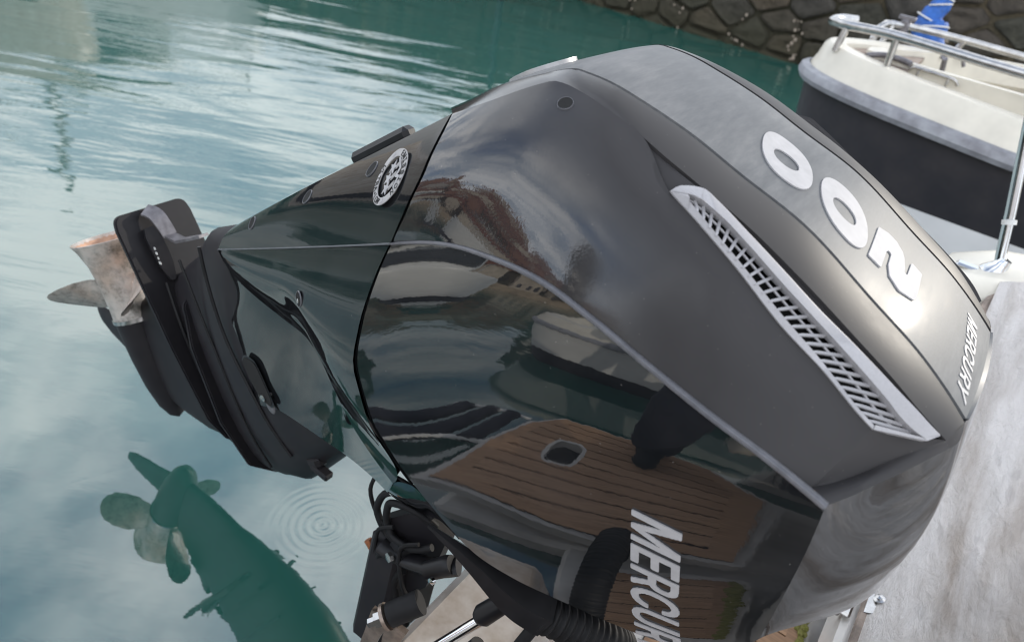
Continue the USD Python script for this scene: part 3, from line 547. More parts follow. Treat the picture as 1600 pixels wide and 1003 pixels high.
def bolt_hole(p, n, r=.009, flat=True):
    p = np.asarray(p, float); n = np.asarray(n, float)/np.linalg.norm(n)
    obj('bolt_hole', [lathe([(.0005, r*.94), (.0012, r), (.0012, r*1.04), (-.0005, r*1.1)], p, p+n, 24, cap=False)], 'trim_grey', lc)
    obj('hole_shadow', lathe([(.0009, 0), (.0009, r*.97)], p, p+n, 24, cap=False), 'void_black', lc, smooth=False)
    obj('screw_head', lathe([(.0011, 0), (.0016, r*.3), (.0011, r*.36)], p - np.array([-.3, 0, .25])*r, p+n - np.array([-.3, 0, .25])*r, 12, cap=False), 'steel', lc)
def on_grid(g, p):
    """nearest point of a patch to p and its outward normal"""
    d = np.linalg.norm((g - np.asarray(p))[..., [0, 2]], axis=-1); i, j = np.unravel_index(np.argmin(d), d.shape)
    i = min(max(i, 1), g.shape[0]-2); j = min(max(j, 1), g.shape[1]-2)
    n = np.cross(g[i+1, j]-g[i-1, j], g[i, j+1]-g[i, j-1]); n /= np.linalg.norm(n); n = n if n[1] < 0 else -n
    q = g[i, j].copy(); w = np.asarray(p, float); w = w - n*((w-q)@n)
    return w, n
for key, g in (('bolt_a', gS), ('bolt_b', g0), ('bolt_c', g0), ('bolt_d', g0), ('bolt_e', g1)):
    p, n = on_grid(gB if key == 'bolt_a' else g, c[key][0]); bolt_hole(p, n, .0080 if key == 'bolt_a' else .0110)

# round emission badge: ring, three stars, lettering
bp, bn = on_grid(g0, c['badge'][0]); be = np.array([0, 0, 1.0]); be -= bn*(be@bn); be /= np.linalg.norm(be); bu = np.cross(bn, be)
if bu[0] > 0: pass
BR = .037
ex, ey = be, bu/np.linalg.norm(bu)      # ey points aft (up in the picture) or forward
if ey[0] > 0: ey = -ey
# reading frame: x forward-ish along -aft, y towards the motor's top
bx_, by_ = -ey, ex
def on_badge(t, h0, h1):
    v = np.array(t.vertices); z = np.where(v[:, 2] > v[:, 2].min()+1e-9, h1, h0)
    f = t.faces
    w = bp + v[:, :1]*bx_ + v[:, 1:2]*by_ + z[:, None]*bn
    return trimesh.Trimesh(w, f if np.cross(bx_, by_)@bn > 0 else f[:, ::-1], process=False)
badge = obj('emission_badge', on_badge(extrude(oval(2*BR, 2*BR, 2).difference(oval(1.46*BR, 1.46*BR, 2)), 1), .0012, .0022), 'decal_silver', motor, smooth=False)
def star(r, cx, cy):
    a = np.arange(10)*np.pi/5 + np.pi/2; rr = np.where(np.arange(10) % 2 == 0, r, r*.42)
    return Polygon(np.stack([cx+rr*np.cos(a), cy+rr*np.sin(a)], 1))
for cx, cy in ((-.34, .02), (.04, -.10), (.40, -.04)):
    obj('star', on_badge(extrude(star(.27*BR, cx*BR*1.0, cy*BR), 1), .0012, .0021), 'decal_white', badge, smooth=False)
    for kk in range(3):
        obj('streak', on_badge(extrude(LineString([((cx-.04+.07*kk)*BR, (cy+.22)*BR), ((cx-.16+.06*kk)*BR, (cy+.46)*BR)]).buffer(.018*BR), 1), .0012, .0020), 'decal_silver', badge, smooth=False)
obj('outline', on_badge(extrude(LineString([(-.62*BR, .30*BR), (-.2*BR, .56*BR), (.06*BR, .42*BR), (.12*BR, .62*BR), (.45*BR, .5*BR)]).buffer(.05*BR), 1), .0012, .0020), 'decal_white', badge, smooth=False)
for txt, a0, a1 in (('ULTRA\u2022LOW', 235, 338), ('EMISSION', 150, 40)):
    for k, ch in enumerate(txt):
        a = math.radians(a0 + (a1-a0)*k/(len(txt)-1)); t = letters(ch, .20*BR, bold=True); v = np.array(t.vertices); v[:, 1] -= .1*BR
        rot = a + (math.pi/2 if a0 > 180 else -math.pi/2); ca, sa = math.cos(rot), math.sin(rot)
        v[:, :2] = v[:, :2]@np.array([[ca, sa], [-sa, ca]]) + .865*BR*np.array([math.cos(a), math.sin(a)])
        obj('letter', on_badge(trimesh.Trimesh(v, t.faces, process=False), .0023, .0026), 'satin_black', badge, smooth=False)
for a in (195, 0):
    a = math.radians(a); obj('small_star', on_badge(extrude(star(.10*BR, .865*BR*math.cos(a), .865*BR*math.sin(a)), 1), .0022, .0026), 'decal_white', badge, smooth=False)

# round emblem on the aft face of the strip
te = t_of([-.5427, 0, 1.352])
def on_aft(poly, h0, h1, name, mat_, par):
    t = trimesh.creation.extrude_polygon(poly, 1.0).subdivide(); v = t.vertices
    t.vertices = strip_pt(te + v[:, 1], -v[:, 0], h0+(h1-h0)*v[:, 2]); return obj(name, t, mat_, par, smooth=35)
em = on_aft(oval(.088, .088, 2).difference(oval(.074, .074, 2)), -.001, .005, 'round_emblem', 'decal_silver', strip)
on_aft(oval(.076, .076, 2), -.001, .0022, 'emblem_disc', 'satin_black', em)
on_aft(Polygon([(-.03, -.02), (-.02, -.02), (-.012, .006), (0, -.008), (.012, .006), (.02, -.02), (.03, -.02), (.018, .022), (.010, .022), (0, .008), (-.010, .022), (-.018, .022)]), .002, .0045, 'emblem_mark', 'decal_silver', em)
for s in (-.012, 0, .012):
    on_aft(Polygon([(-.036, s-.014), (.036, s-.014), (.036, s-.011), (-.036, s-.011)]), .002, .0035, 'emblem_wave', 'decal_silver', em)

# MERCURY along the side panel
t = letters('MERCURY', .050, slant=.22, squeeze=.86)
v = np.array(t.vertices)
ms = c['mside']; M0 = ms[0]; fdir = np.array([1.0, 0, 0]); fdir = (ms[4]-ms[0]); fdir[1] = 0; fdir /= np.linalg.norm(fdir); udir = np.array([-fdir[2], 0, fdir[0]])
v[:, 0] -= v[:, 0].min()
P = M0[None] + v[:, :1]*fdir + v[:, 1:2]*udir; P[:, 1] = -half_width(P) - .0004 - .0016*(v[:, 2] > .5)
tl = trimesh.Trimesh(P, t.faces, process=False)
obj('side_lettering', tl, 'decal_white', motor, smooth=False)
# dark inside, so no gap shows daylight
inner = []
for g in (gA, gB, g0, g1, g2):
    q = g[::4, ::4].copy(); q[..., 1] = q[..., 1]*.88 + .006; q[..., 0] += .02; inner.append(both(grid(q)))
inner.append(both(grid(gS - nrm[None]*.02)))
inner += gfl
q = resample(np.vstack([c['seamB'][::-1], c['seamA'][1:]]), 50)
for s in (1, -1):
    a_ = q*np.array([1, s, 1]); inner.append(grid(np.stack([a_*np.array([1, .90, 1]) + [.02, 0, .02], a_*np.array([1, .90, 1]) + [.02, 0, -.035]])))
obj('inner_body', inner, 'void_black', motor, smooth=False)

# ---- leg, plates, gear case
def section(u, af, ab, w, k=2.4, n=40):
    """outline at height u: from X=-af (aft) to X=ab (front), half width w"""
    a = np.arange(n)*2*np.pi/n; ca, sa = np.cos(a), np.sin(a); m_ = (ab-af)/2; h = (ab+af)/2
    return np.stack([m_ + h*np.sign(ca)*abs(ca)**(2/k), w*np.sign(sa)*abs(sa)**(2/k), np.full(n, u)], 1)
leg = rings(np.array([section(.20, .22, .17, .034), section(.262, .24, .20, .042), (section(.30, .25, .215, .048)), section(.36, .275, .235, .056), section(.42, .295, .245, .066), section(.475, .335, .245, .076), section(.50, .348, .24, .080), section(.56, .352, .235, .088), section(.62, .335, .20, .094), section(.72, .27, .14, .095), section(.82, .24, .10, .090)]))
dl = obj('drive_leg', leg, 'matte_black', motor, smooth=50)
for pts_, r_i in (([(-.24, -.046, .30), (-.10, -.056, .315), (.04, -.056, .325), (.17, -.044, .345)], .0032), ([(-.30, -.064, .425), (-.10, -.074, .455), (.05, -.076, .47), (.19, -.062, .49)], .003), ([(-.335, -.086, .56), (-.17, -.094, .55), (.0, -.092, .58), (.13, -.076, .61)], .0038)):
    obj('rib', tube(pts_, r_i, sides=8, n=24), 'satin_black', dl); obj('rib', mirror(tube(pts_, r_i, sides=8, n=24)), 'satin_black', dl)
obj('lower_block', [bx((.03, .07, .04), (.145, -.03, .655), .008), bx((.016, .022, .05), (.165, -.055, .668), .003, rot=('y', 30))], 'matte_black', dl)
def flange(u0, th, af, ab, wa, wf, name='splash_plate', tilt=0.0):
    a = [(-af, -wa*.93), (-af, wa*.93), (-af+.03, wa), (-.1, (wa+wf)/2+.004), (.08, wf), (ab-.06, wf*.75), (ab, 0), (ab-.06, -wf*.75), (.08, -wf), (-.1, -(wa+wf)/2-.004), (-af+.03, -wa)]
    p = Polygon(a).buffer(-.02, 8).buffer(.02, 8)
    lo, mid = extrude(p.buffer(-.003), th*.25), extrude(p, th*.5, th*.25)
    t = trimesh.util.concatenate([lo, mid, extrude(p.buffer(-.003), th*.25, th*.75)]); t.apply_translation([0, 0, u0])
    v = t.vertices; v[:, 2] += tilt*(v[:, 0]+af); return obj(name, t, 'matte_black', motor, smooth=30)
flange(.243, .014, .400, .200, .089, .086, name='ventilation_plate', tilt=.17)
flange(.345, .012, .20, .262, .060, .086, tilt=.12)
gearcase = [rings(np.array([section(-.02, .13, .10, .024), section(.08, .18, .15, .026), section(.16, .24, .18, .028), section(.25, .30, .19, .036)])),
            lathe([(0, .0), (.015, .020), (.05, .036), (.11, .048), (.19, .055), (.27, .058), (.30, .058), (.30, 0)], (.17, 0, 0), (-.6, 0, 0)),
            rings(np.array([section(-.04, .10, .07, .012, 2), section(-.12, .12, .0, .009, 2), section(-.195, .145, -.06, .006, 2), section(-.22, .14, -.09, .004, 2)]))]
obj('gear_case', gearcase, 'matte_black', motor, smooth=50)
# propeller
prop = obj('propeller_hub', [lathe([(0, .059), (.03, .058), (.10, .060), (.15, .066), (.19, .078), (.205, .086), (.2065, .085), (.19, .074), (.14, .060), (.02, .05)], (-.128, 0, 0), (-1, 0, 0), 40, cap=False)], 'worn_propeller', motor, smooth=50)
obj('hub_lining', lathe([(.202, .0825), (.19, .0725), (.13, .055), (.06, .046), (.06, 0)], (-.128, 0, 0), (-1, 0, 0), 32, cap=False), 'copper_inside', prop)
obj('thrust_washer', lathe([(-.006, .05), (-.006, .062), (.004, .062), (.004, .05)], (-.128, 0, 0), (-1, 0, 0), 32, cap=False), 'steel', prop)
def blade(phi):
    rows = []
    for r, ch, sk, th in ((.050, .085, .0, .012), (.075, .105, .004, .010), (.11, .118, .010, .008), (.15, .112, .018, .006), (.18, .088, .026, .0045), (.194, .056, .030, .0035), (.201, .022, .034, .002)):
        pitch = math.atan2(.80, 2*math.pi*max(r, .06)); row = []
        for s, z in ((-.5, 0), (-.3, .8), (0, 1), (.3, .8), (.5, 0), (.3, -.5), (0, -.6), (-.3, -.5)):
            q = s*ch; ang = phi + (q*math.cos(pitch) - sk)/r; x = -.200 - q*math.sin(pitch) - .04*(r-.05) + z*th*.5*math.cos(pitch)
            ang += z*th*.5*math.sin(pitch)/r
            row.append([x, r*math.sin(ang), r*math.cos(ang)])
        rows.append(row)
    return rings(np.array(rows))
for k in range(3): obj('blade', blade(math.radians(226 + 120*k)), 'worn_propeller', prop, smooth=50)
# bent alloy arm and sticker on top of the ventilation plate
def strap(pts, w, th, wdir=(0, 1, 0)):
    p = np.asarray(pts, float); t = np.gradient(p, axis=0); t /= np.linalg.norm(t, axis=1, keepdims=True); wd = np.asarray(wdir, float)
    n = np.cross(t, wd); n /= np.linalg.norm(n, axis=1, keepdims=True); b = np.cross(n, t)
    w = np.broadcast_to(w, (len(p),))[:, None]
    return rings(np.stack([p-b*w/2-n*th/2, p+b*w/2-n*th/2, p+b*w/2+n*th/2, p-b*w/2+n*th/2], 1))
obj('alloy_arm', strap(resample([(-.398, -.020, .270), (-.383, -.008, .287), (-.356, -.003, .296), (-.334, 0, .300)], 12), np.linspace(.036, .030, 12), .005, (0, 1, .2)), 'dull_alloy', motor)
obj('alloy_tab', strap([(-.334, 0, .300), (-.322, 0, .335), (-.326, .004, .39), (-.330, .006, .425)], [.026, .028, .026, .024], .006), 'dull_alloy', motor)
obj('arm_housing', strap(resample([(-.36, -.028, .272), (-.30, -.026, .283), (-.24, -.024, .290)], 8), np.array([.02, .03, .032, .032, .030, .028, .02, .01]), .028, (0, 1, .3)), 'matte_black', motor)
for k, w_ in enumerate((.006, .008, .005, .009)):
    obj('sticker_mark', bx((.006, .0008, w_), (-.318+.011*k, -.0445, .302), rot=('y', 10)), 'sticker_white', motor)
# handle bump on the port aft edge
obj('grab_handle', bx((.024, .030, .150), (-.462, .045, .985), .008, rot=('y', -13)), 'satin_black', motor, smooth=30)
# lower flange and the boot where cables and hoses enter
fl = [(.0096, -.222, 1.0936), (-.0544, -.272, 1.176), (-.079, -.287, 1.232), (-.0366, -.279, 1.262), (.005, -.268, 1.278), (.030, -.245, 1.255), (.028, -.225, 1.18)]
g = ruled(np.array([fl[1], fl[2], fl[3], fl[4]]), np.array([fl[0], (.024, -.226, 1.15), fl[6], fl[5]]), 20, 6, bulge=[0, -.004, 0])
obj('lower_flange', grid(g), 'gloss_black', motor, smooth=40); obj('lower_flange', mirror(grid(g)), 'gloss_black', motor, smooth=40)
ax = resample([(-.0076, -.276, 1.2325), (.0156, -.27, 1.2553), (.0579, -.255, 1.2816), (.1155, -.235, 1.3123), (.155, -.21, 1.3379)], 22)
bt = tube(ax, np.interp(np.linspace(0, 1, 22), [0, .18, .45, .8, 1], [.003, .008, .018, .029, .033]), sides=6, flat=1.1)
obj('cable_boot', bt, 'satin_black', motor, smooth=40)
ax2 = resample([(.150, -.213, 1.335), (.1813, -.19, 1.3591), (.2146, -.165, 1.3748), (.2503, -.14, 1.3861), (.29, -.11, 1.38)], 110)
rr = .028 + .0028*np.sin(np.linspace(0, 15*2*np.pi, 110))
obj('corrugated_hose', tube(ax2, rr, sides=24), 'rubber', motor, smooth=60)

# ------------------------------------------------------------------ clamp bracket and its cables (fixed to the transom; world coordinates)
br = thing('mounting_bracket', 'black clamp bracket with cables, bolts and tilt ram beneath the outboard', 'mounting bracket', (-.45, .66, .70))
BO = np.array([-.45, .66, .70])
def bo(name, t, mt, parent=None, smooth=40): t = t.copy(); t.apply_translation(-BO); return obj(name, t, mt, parent or br, smooth)
bo('bracket_block', bx((.075, .16, .26), (-.545, .70, .50), .012, rot=('x', -10)), 'matte_black')
bo('bracket_cheek', trimesh.convex.convex_hull(np.array([(-.57, .655, .665), (-.50, .665, .735), (-.44, .675, .70), (-.47, .675, .55), (-.56, .655, .42), (-.57, .68, .665), (-.50, .70, .735), (-.44, .70, .70), (-.47, .70, .55), (-.56, .68, .42)])), 'matte_black')
bo('steering_arm', tube([(-.545, .64, .635), (-.49, .64, .645), (-.44, .64, .668), (-.40, .66, .69)], [.020, .018, .018, .024], sides=12, n=14, flat=.6), 'satin_black')
bo('swivel', lathe([(0, .0), (0, .016), (.04, .018), (.05, .016), (.05, 0)], (-.440, .63, .668), (-.38, .66, .72), 20), 'satin_black')
bo('bolt', lathe([(0, 0), (0, .009), (.008, .009), (.010, 0)], (-.512, .625, .648), (-.53, .57, .655), 6), 'steel')
bo('collar', lathe([(0, .010), (0, .021), (.02, .021), (.02, 0)], (-.505, .652, .645), (-.523, .597, .652), 18), 'satin_black')
bo('bolt', lathe([(0, 0), (0, .006), (.006, .006), (.008, 0)], (-.412, .61, .690), (-.42, .55, .70), 12), 'chrome')
lk = bo('link_sleeve', lathe([(0, 0), (0, .021), (.055, .021), (.055, 0)], (-.452, .56, .615), (-.40, .615, .660), 24), 'rubber')
bo('link_ring', lathe([(0, .012), (0, .023), (.006, .023), (.006, .012)], (-.458, .553, .610), (-.40, .615, .660), 24), 'bronze_edge')
bo('link_nut', lathe([(0, 0), (0, .013), (.012, .013), (.012, .008), (.024, .008), (.026, .005), (.026, 0)], (-.460, .551, .608), (-.518, .49, .565), 6), 'steel')
for dy, dx in ((-.002, -.012), (.0, .022)):
    bo('link_arm', strap(resample([(-.455+dx, .560+dy, .605), (-.463+dx, .555+dy, .565), (-.47+dx*1.2, .545+dy, .50), (-.46+dx, .53+dy, .43)], 10), np.array([.036, .034, .030, .027, .026, .026, .026, .028, .03, .03]), .010, (1, .2, .2)), 'bronze_edge')
bo('tilt_ram', tube([(-.315, .62, .675), (-.395, .535, .56), (-.45, .47, .48)], .0095, sides=16), 'chrome')
bo('ram_head', lathe([(0, 0), (0, .016), (.06, .018), (.07, .012), (.07, 0)], (-.290, .650, .72), (-.33, .61, .66), 18), 'satin_black')
bo('ram_boot', tube([(-.285, .56, .71), (-.30, .545, .66), (-.315, .53, .60)], [.012, .017, .017], sides=16, n=8), 'rubber')
for pts in ([(-.47, .67, .74), (-.52, .66, .765), (-.565, .655, .735), (-.578, .655, .69), (-.545, .65, .655), (-.51, .645, .655)],
            [(-.46, .67, .725), (-.51, .655, .745), (-.548, .65, .73), (-.552, .65, .70), (-.53, .645, .665), (-.49, .64, .675), (-.45, .65, .70)],
            [(-.52, .64, .63), (-.55, .64, .61), (-.558, .645, .57), (-.53, .65, .52), (-.51, .65, .47)],
            [(-.50, .645, .60), (-.515, .64, .56), (-.50, .64, .50), (-.485, .65, .45)]):
    bo('cable', tube(pts, .0065, sides=10, n=30), 'rubber')
for pts in ([(-.44, .68, .735), (-.50, .67, .78), (-.575, .665, .775), (-.60, .66, .72), (-.575, .655, .675), (-.53, .65, .665)],
            [(-.53, .645, .69), (-.56, .64, .66), (-.565, .64, .60), (-.535, .64, .585)], [(-.47, .64, .70), (-.50, .63, .67), (-.48, .62, .60), (-.455, .63, .55), (-.44, .64, .47)]):
    bo('cable', tube(pts, .0038, sides=8, n=30), 'rubber')
bo('copper_stub', tube([(-.60, .66, .585), (-.575, .66, .56)], .0075, sides=10), 'copper_pipe')
bo('label_plate', bx((.0015, .050, .050), (-.588, .69, .455), rot=[('x', -10), ('z', -30)]), 'sticker_white')
bo('cable', tube([(-.215, .60, .80), (-.235, .565, .72), (-.25, .54, .62)], .009, sides=10, n=16), 'rubber')
hose = bo('rigging_hose', tube(resample([(-.16, .66, .50), (-.15, .56, .60), (-.14, .42, .655), (-.13, .30, .60), (-.12, .235, .48), (-.11, .22, .32)], 160), .034+.0016*np.sin(np.linspace(0, 60*2*np.pi, 160)), sides=18), 'rubber')

# ------------------------------------------------------------------ the boat we stand on
CY = .8117
boat = thing('motorboat', 'white motorboat stern with teak swim platform and mossy teak steps', 'motorboat', (0, CY, 0))
def bb(name, t, mt, parent=None, smooth=35, label=None, kind=None):
    t = trimesh.util.concatenate(t) if isinstance(t, list) else t.copy(); t.apply_translation([0, -CY, 0]); return obj(name, t, mt, parent or boat, smooth, label, kind)
def sym2(t):
    q = t.copy(); q.vertices[:, 1] = 2*CY - q.vertices[:, 1]; q.invert(); return q
def sym(t):
    q = t.copy(); q.vertices[:, 1] = 2*CY - q.vertices[:, 1]; q.invert(); return trimesh.util.concatenate([t, q])
# transom with the engine well, floors and hull sides
bb('transom', bx((.20, .80, .60), (-.345, CY, .26), .02), 'gelcoat_dirty')
bb('well_floor', bx((.42, 1.34, .20), (-.02, CY, .14), .012), 'gelcoat')
for s_ in (0, 1):
    t = bx((.78, .62, .30), (-.19, -.125, .10), .02); bb('hull_side', t if s_ == 0 else sym2(t), 'gelcoat')
for sgn in (1, -1):
    X = lambda y: CY + sgn*(CY - y)*-1 if sgn < 0 else y
    yv = lambda y: y if sgn > 0 else 2*CY - y
    # swim platform wing: white edge, teak boards with black caulking between them
    pl = Polygon([(-.60, yv(.10)), (-.30, yv(.155)), (.10, yv(.20)), (.105, yv(-.30)), (.02, yv(-.46)), (-.20, yv(-.52)), (-.47, yv(-.52)), (-.56, yv(-.38)), (-.60, yv(-.15))]).buffer(.02, 6).buffer(-.02, 6)
    slot = affinity.translate(oval(.10, .17, 4), -.375, yv(-.21))
    base = extrude(pl.buffer(.012).difference(slot), .052, .305); p_ = bb('platform_wing', base, 'gelcoat')
    bb('slot_well', extrude(slot.buffer(.004), .02, .298), 'void_black', p_)
    bb('slot_rim', extrude(slot.buffer(.010).difference(slot.buffer(-.002)), .016, .352), 'gelcoat', p_)
    bb('caulking', extrude(pl.buffer(-.004).difference(slot), .004, .358), 'caulk', p_)
    k0 = 0
    inner_ = pl.buffer(-.045)
    ys = [yv(y) for y in np.arange(.201, -.56, -.061)]
    margin = pl.buffer(-.005).difference(inner_.buffer(.0)).difference(slot.buffer(.010))
    bb('margin_board', extrude(margin, .009, .3585), 'teak_b', p_)
    for a_, b_ in zip(ys[:-1], ys[1:]):
        q = inner_.intersection(sbox(-1, min(a_, b_)+.0032, 1, max(a_, b_)-.0032)).difference(slot.buffer(.010))
        for qq in ([q] if q.geom_type == 'Polygon' else list(q.geoms)):
            if qq.area > 2e-4:
                bb('teak_board', extrude(qq.buffer(-.0004), .009, .3588), TEAK[rng.randrange(4)], p_, smooth=False)
    # lower teak step next to the well
    lp = Polygon([(-.12, yv(.27)), (.125, yv(.27)), (.138, yv(.40)), (.135, yv(.62)), (-.14, yv(.62)), (-.16, yv(.40))]).buffer(.015, 6).buffer(-.015, 6)
    s_ = bb('step_base', extrude(lp.buffer(.02), .03, .255), 'gelcoat')
    bb('caulking', extrude(lp, .004, .286), 'caulk', s_)
    ys = [yv(y) for y in np.arange(.247, .66, .059)]
    inl = lp.buffer(-.028)
    bb('margin_board', extrude(lp.buffer(-.003).difference(inl), .009, .2865), 'teak_c', s_)
    for a_, b_ in zip(ys[:-1], ys[1:]):
        q = inl.intersection(sbox(-1, min(a_, b_)+.002, 1, max(a_, b_)-.002))
        if q.area > 1e-4: bb('teak_board', extrude(q, .009, .2868), TEAK[rng.randrange(4)], s_, smooth=False)
    mo = []
    for k in range(220):
        t_ = rng.random(); x_ = .125+.012*math.sin(3*t_) + rng.gauss(0, .004); y_ = .27+.35*t_
        mo.append(trimesh.creation.icosphere(0, rng.uniform(.003, .008)).apply_transform(np.diag([1, 1.4, .6, 1])).apply_translation([x_, yv(y_), .296+rng.uniform(-.003, .004)]))
    bb('moss', mo, 'moss', s_, kind='stuff')
# aft bulkhead of the cockpit, its cap rail, latch and rubber edge
bb('bulkhead', bx((.06, 1.9, .34), (.205, CY, .44), .012), 'gelcoat')
bb('cap_rail', bx((.032, 1.95, .10), (.158, CY, .60), .010, rot=('y', 8)), 'gelcoat')
bb('rubber_edge', tube([(.172, -.16, .655), (.176, CY, .66), (.172, 1.78, .655)], .010, sides=8, n=12), 'deck_sand')
bb('latch', [bx((.022, .055, .012), (.146, 1.075, .655), .004), bx((.010, .03, .03), (.138, 1.075, .645), .003)], 'steel')
# gunwales
for sgn in (1, -1):
    yy = lambda y: y if sgn > 0 else 2*CY-y
    st_ = []
    for x_, y_, z_, ry, rz in ((.0, 2.05, .70, .02, .02), (.01, 2.05, .76, .12, .10), (.05, 2.08, .82, .16, .10), (.15, 2.12, .855, .17, .10), (.5, 2.18, .90, .17, .10), (3.5, 2.2, 1.0, .17, .10)):
        a_ = np.arange(24)*2*np.pi/24; ca, sa = np.cos(a_), np.sin(a_)
        st_.append(np.stack([np.full(24, x_), yy(y_ + ry*np.sign(ca)*abs(ca)**.7), z_ + rz*np.sign(sa)*abs(sa)**.7], 1))
    bb('gunwale', rings(np.array(st_)), 'cream_gelcoat')
    bb('hull_panel', bx((3.4, .04, .80), (1.80, yy(2.3), .42), .01), 'gelcoat')
bb('rubber_gasket', tube([(.40, 2.30, .97), (.25, 2.24, .955), (.19, 2.06, .925), (.165, 1.93, .90), (.160, 1.84, .86)], .014, sides=8, n=20), 'deck_sand')
bb('deck', bx((3.4, 2.6, .06), (1.93, CY, .30)), 'gelcoat')
# stanchion with a cable tie on the port gunwale
sp = bb('stanchion', tube([(.155, 2.07, .95), (.119, 2.10, 1.08), (.074, 2.10, 1.235), (-.12, 2.12, 1.90)], .0125, sides=14), 'chrome')
bb('stanchion_foot', [lathe([(0, .036), (.008, .032), (.025, .020), (.045, .015), (.045, 0)], (.150, 2.068, .935), (.155, 2.07, .955), 20), bx((.10, .028, .012), (.115, 2.055, .935), .005)], 'chrome', sp)
bb('cable_tie', lathe([(0, .0125), (0, .0165), (.012, .0165), (.012, .0125)], (.128, 2.092, 1.055), (.119, 2.10, 1.08), 14), 'sticker_white', sp)
bb('screw', lathe([(0, 0), (0, .012), (.005, .009), (.007, 0)], (.075, 1.93, .82), (.0, 1.7, .85), 10), 'steel')
# boarding ladder folded out behind the starboard platform
ld = thing('boarding_ladder', 'white boarding ladder with padded dark treads behind the starboard teak platform', 'ladder', (-.62, -.28, .33))
LO = np.array([-.62, -.28, .33])
for y in (-.14, -.42): t = tube([(-.58, y, .345), (-.70, y, .34), (-.86, y, .31)], .011, sides=10, n=8); t.apply_translation(-LO); obj('rail', t, 'white_paint', ld)
for k in range(3): t = tube([(-.655-.085*k, -.14, .345-.014*k), (-.655-.085*k, -.42, .345-.014*k)], .030, sides=14, n=6); t.apply_translation(-LO); obj('tread', t, 'dark_cloth', ld)

# ------------------------------------------------------------------ cover over the cockpit
def cover_z(x, y):
    d = x - .17
    base = .660 + .245*np.clip((np.abs(y-CY)-.28)/.80, 0, 1.3)**1.3*np.clip(1-d*.25, 0, 1) + .60*d + .10*np.sin(np.clip((y+.45)/2.5, 0, 1)*np.pi)*np.clip(d*3, 0, 1) - .16*d*d
    f = .020*np.sin(7.5*y + 2.2*x) + .012*np.sin(15*y - 5*x + 1.1) + .010*np.sin(4*x*3+5*y)
    return base + f*np.clip(d*4, 0, 1)
xs, ys = np.meshgrid(np.r_[np.linspace(.168, 1.0, 150), np.linspace(1.03, 3.4, 30)], np.linspace(-.36, 2.0, 260), indexing='ij')
P = np.stack([xs, ys, cover_z(xs, ys)], -1)
fb = (meshkit.fbm(P.reshape(-1, 3)*np.array([17, 2.6, 6]), 4, 3).reshape(xs.shape)-.5)
P[..., 2] += .050*fb*np.clip((xs-.168)*8, 0, 1)
fb2 = (meshkit.fbm(P.reshape(-1, 3)*np.array([40, 16, 20]), 4, 5).reshape(xs.shape)-.5); P[..., 2] += .012*fb2*np.clip((xs-.168)*20, .2, 1)
skirt = P[:1].copy(); skirt[..., 2] -= .045; skirt[..., 0] += .006
sideL = P[:, :1].copy(); sideL[..., 2] -= .12; sideR = P[:, -1:].copy(); sideR[..., 2] -= .12; sideR[..., 1] += .02
cv = trimesh.util.concatenate([grid(P), grid(np.concatenate([skirt, P[:1]])), grid(np.concatenate([sideL, P[:, :1]], 1).transpose(1, 0, 2)), grid(np.concatenate([P[:, -1:], sideR], 1).transpose(1, 0, 2))])
cvt = thing('boat_cover', 'crumpled off-white cover stretched over the cockpit beside the outboard', 'boat cover', (.17, CY, .66))
t = cv.copy(); t.apply_translation([-.17, -CY, -.66]); obj('cloth', t, 'tarpaulin', cvt, smooth=True)
t = trimesh.util.concatenate([lathe([(0, .010), (.006, .010), (.008, .005), (.011, .006), (.013, 0)], (.188, 1.10, float(cover_z(np.array(.188), np.array(1.10)))), (.188-.3, 1.05, 1.4), 14), bx((.03, .05, .004), (.185, 1.09, float(cover_z(np.array(.185), np.array(1.09)))), .001, rot=('y', -30))]); t.apply_translation([-.17, -CY, -.66])
obj('snap_fastener', t, 'steel', cvt)
# ------------------------------------------------------------------ neighbouring boat on the port side
nb = thing('navy_boat', 'cream and navy boat with a metal bow rail moored behind the outboard', 'boat', (-.5, 4.0, 0))
NO = np.array([-.5, 4.0, 0])
def nbo(name, t, mt, parent=None, smooth=40):
    if isinstance(t, list): t = trimesh.util.concatenate(t)
    t = t.copy(); t.apply_translation(-NO); return obj(name, t, mt, parent or nb, smooth)
PLAN = resample([(4.5, 3.56), (2, 3.44), (.5, 3.42), (-.35, 3.45), (-.62, 3.50), (-.78, 3.60), (-.83, 3.74), (-.76, 3.92), (-.57, 4.2), (-.28, 4.48), (.1, 4.66), (1, 4.85), (4.5, 4.95)], 160)
_pt = np.gradient(PLAN, axis=0); _pn = np.stack([_pt[:, 1], -_pt[:, 0]], 1); _pn /= np.linalg.norm(_pn, axis=1, keepdims=True); _pn *= -1 if ((PLAN+_pn)[0]-[2, 4.2])@((PLAN+_pn)[0]-[2, 4.2]) < ((PLAN)[0]-[2, 4.2])@((PLAN)[0]-[2, 4.2]) else 1
def plan(off): return PLAN + _pn*off
SHEER = np.interp(PLAN[:, 0], [-.8, .1, 4.5], [.02, -.045, -.06])
def loft(levels): return grid(np.array([np.c_[plan(o), z + SHEER*(z > .8)] for o, z in levels]))
nbo('hull_bottom', loft([(-.22, -.3), (-.14, .10), (-.075, .40), (-.055, .555)]), 'white_bottom')
nbo('hull', loft([(-.055, .555), (-.03, .70), (-.012, .86), (-.01, .90)]), 'navy_hull')
nbo('rub_rail', loft([(-.01, .885), (.020, .892), (.034, .915), (.026, .945), (-.005, .955)]), 'rub_rail_grey')
nbo('gunwale', loft([(-.01, .95), (-.028, .99), (-.042, 1.045), (-.058, 1.062), (-.115, 1.066), (-.13, 1.055)]), 'cream_gelcoat')
nbo('inner_side', loft([(-.13, 1.055), (-.145, .99), (-.155, .70)]), 'cream_gelcoat')
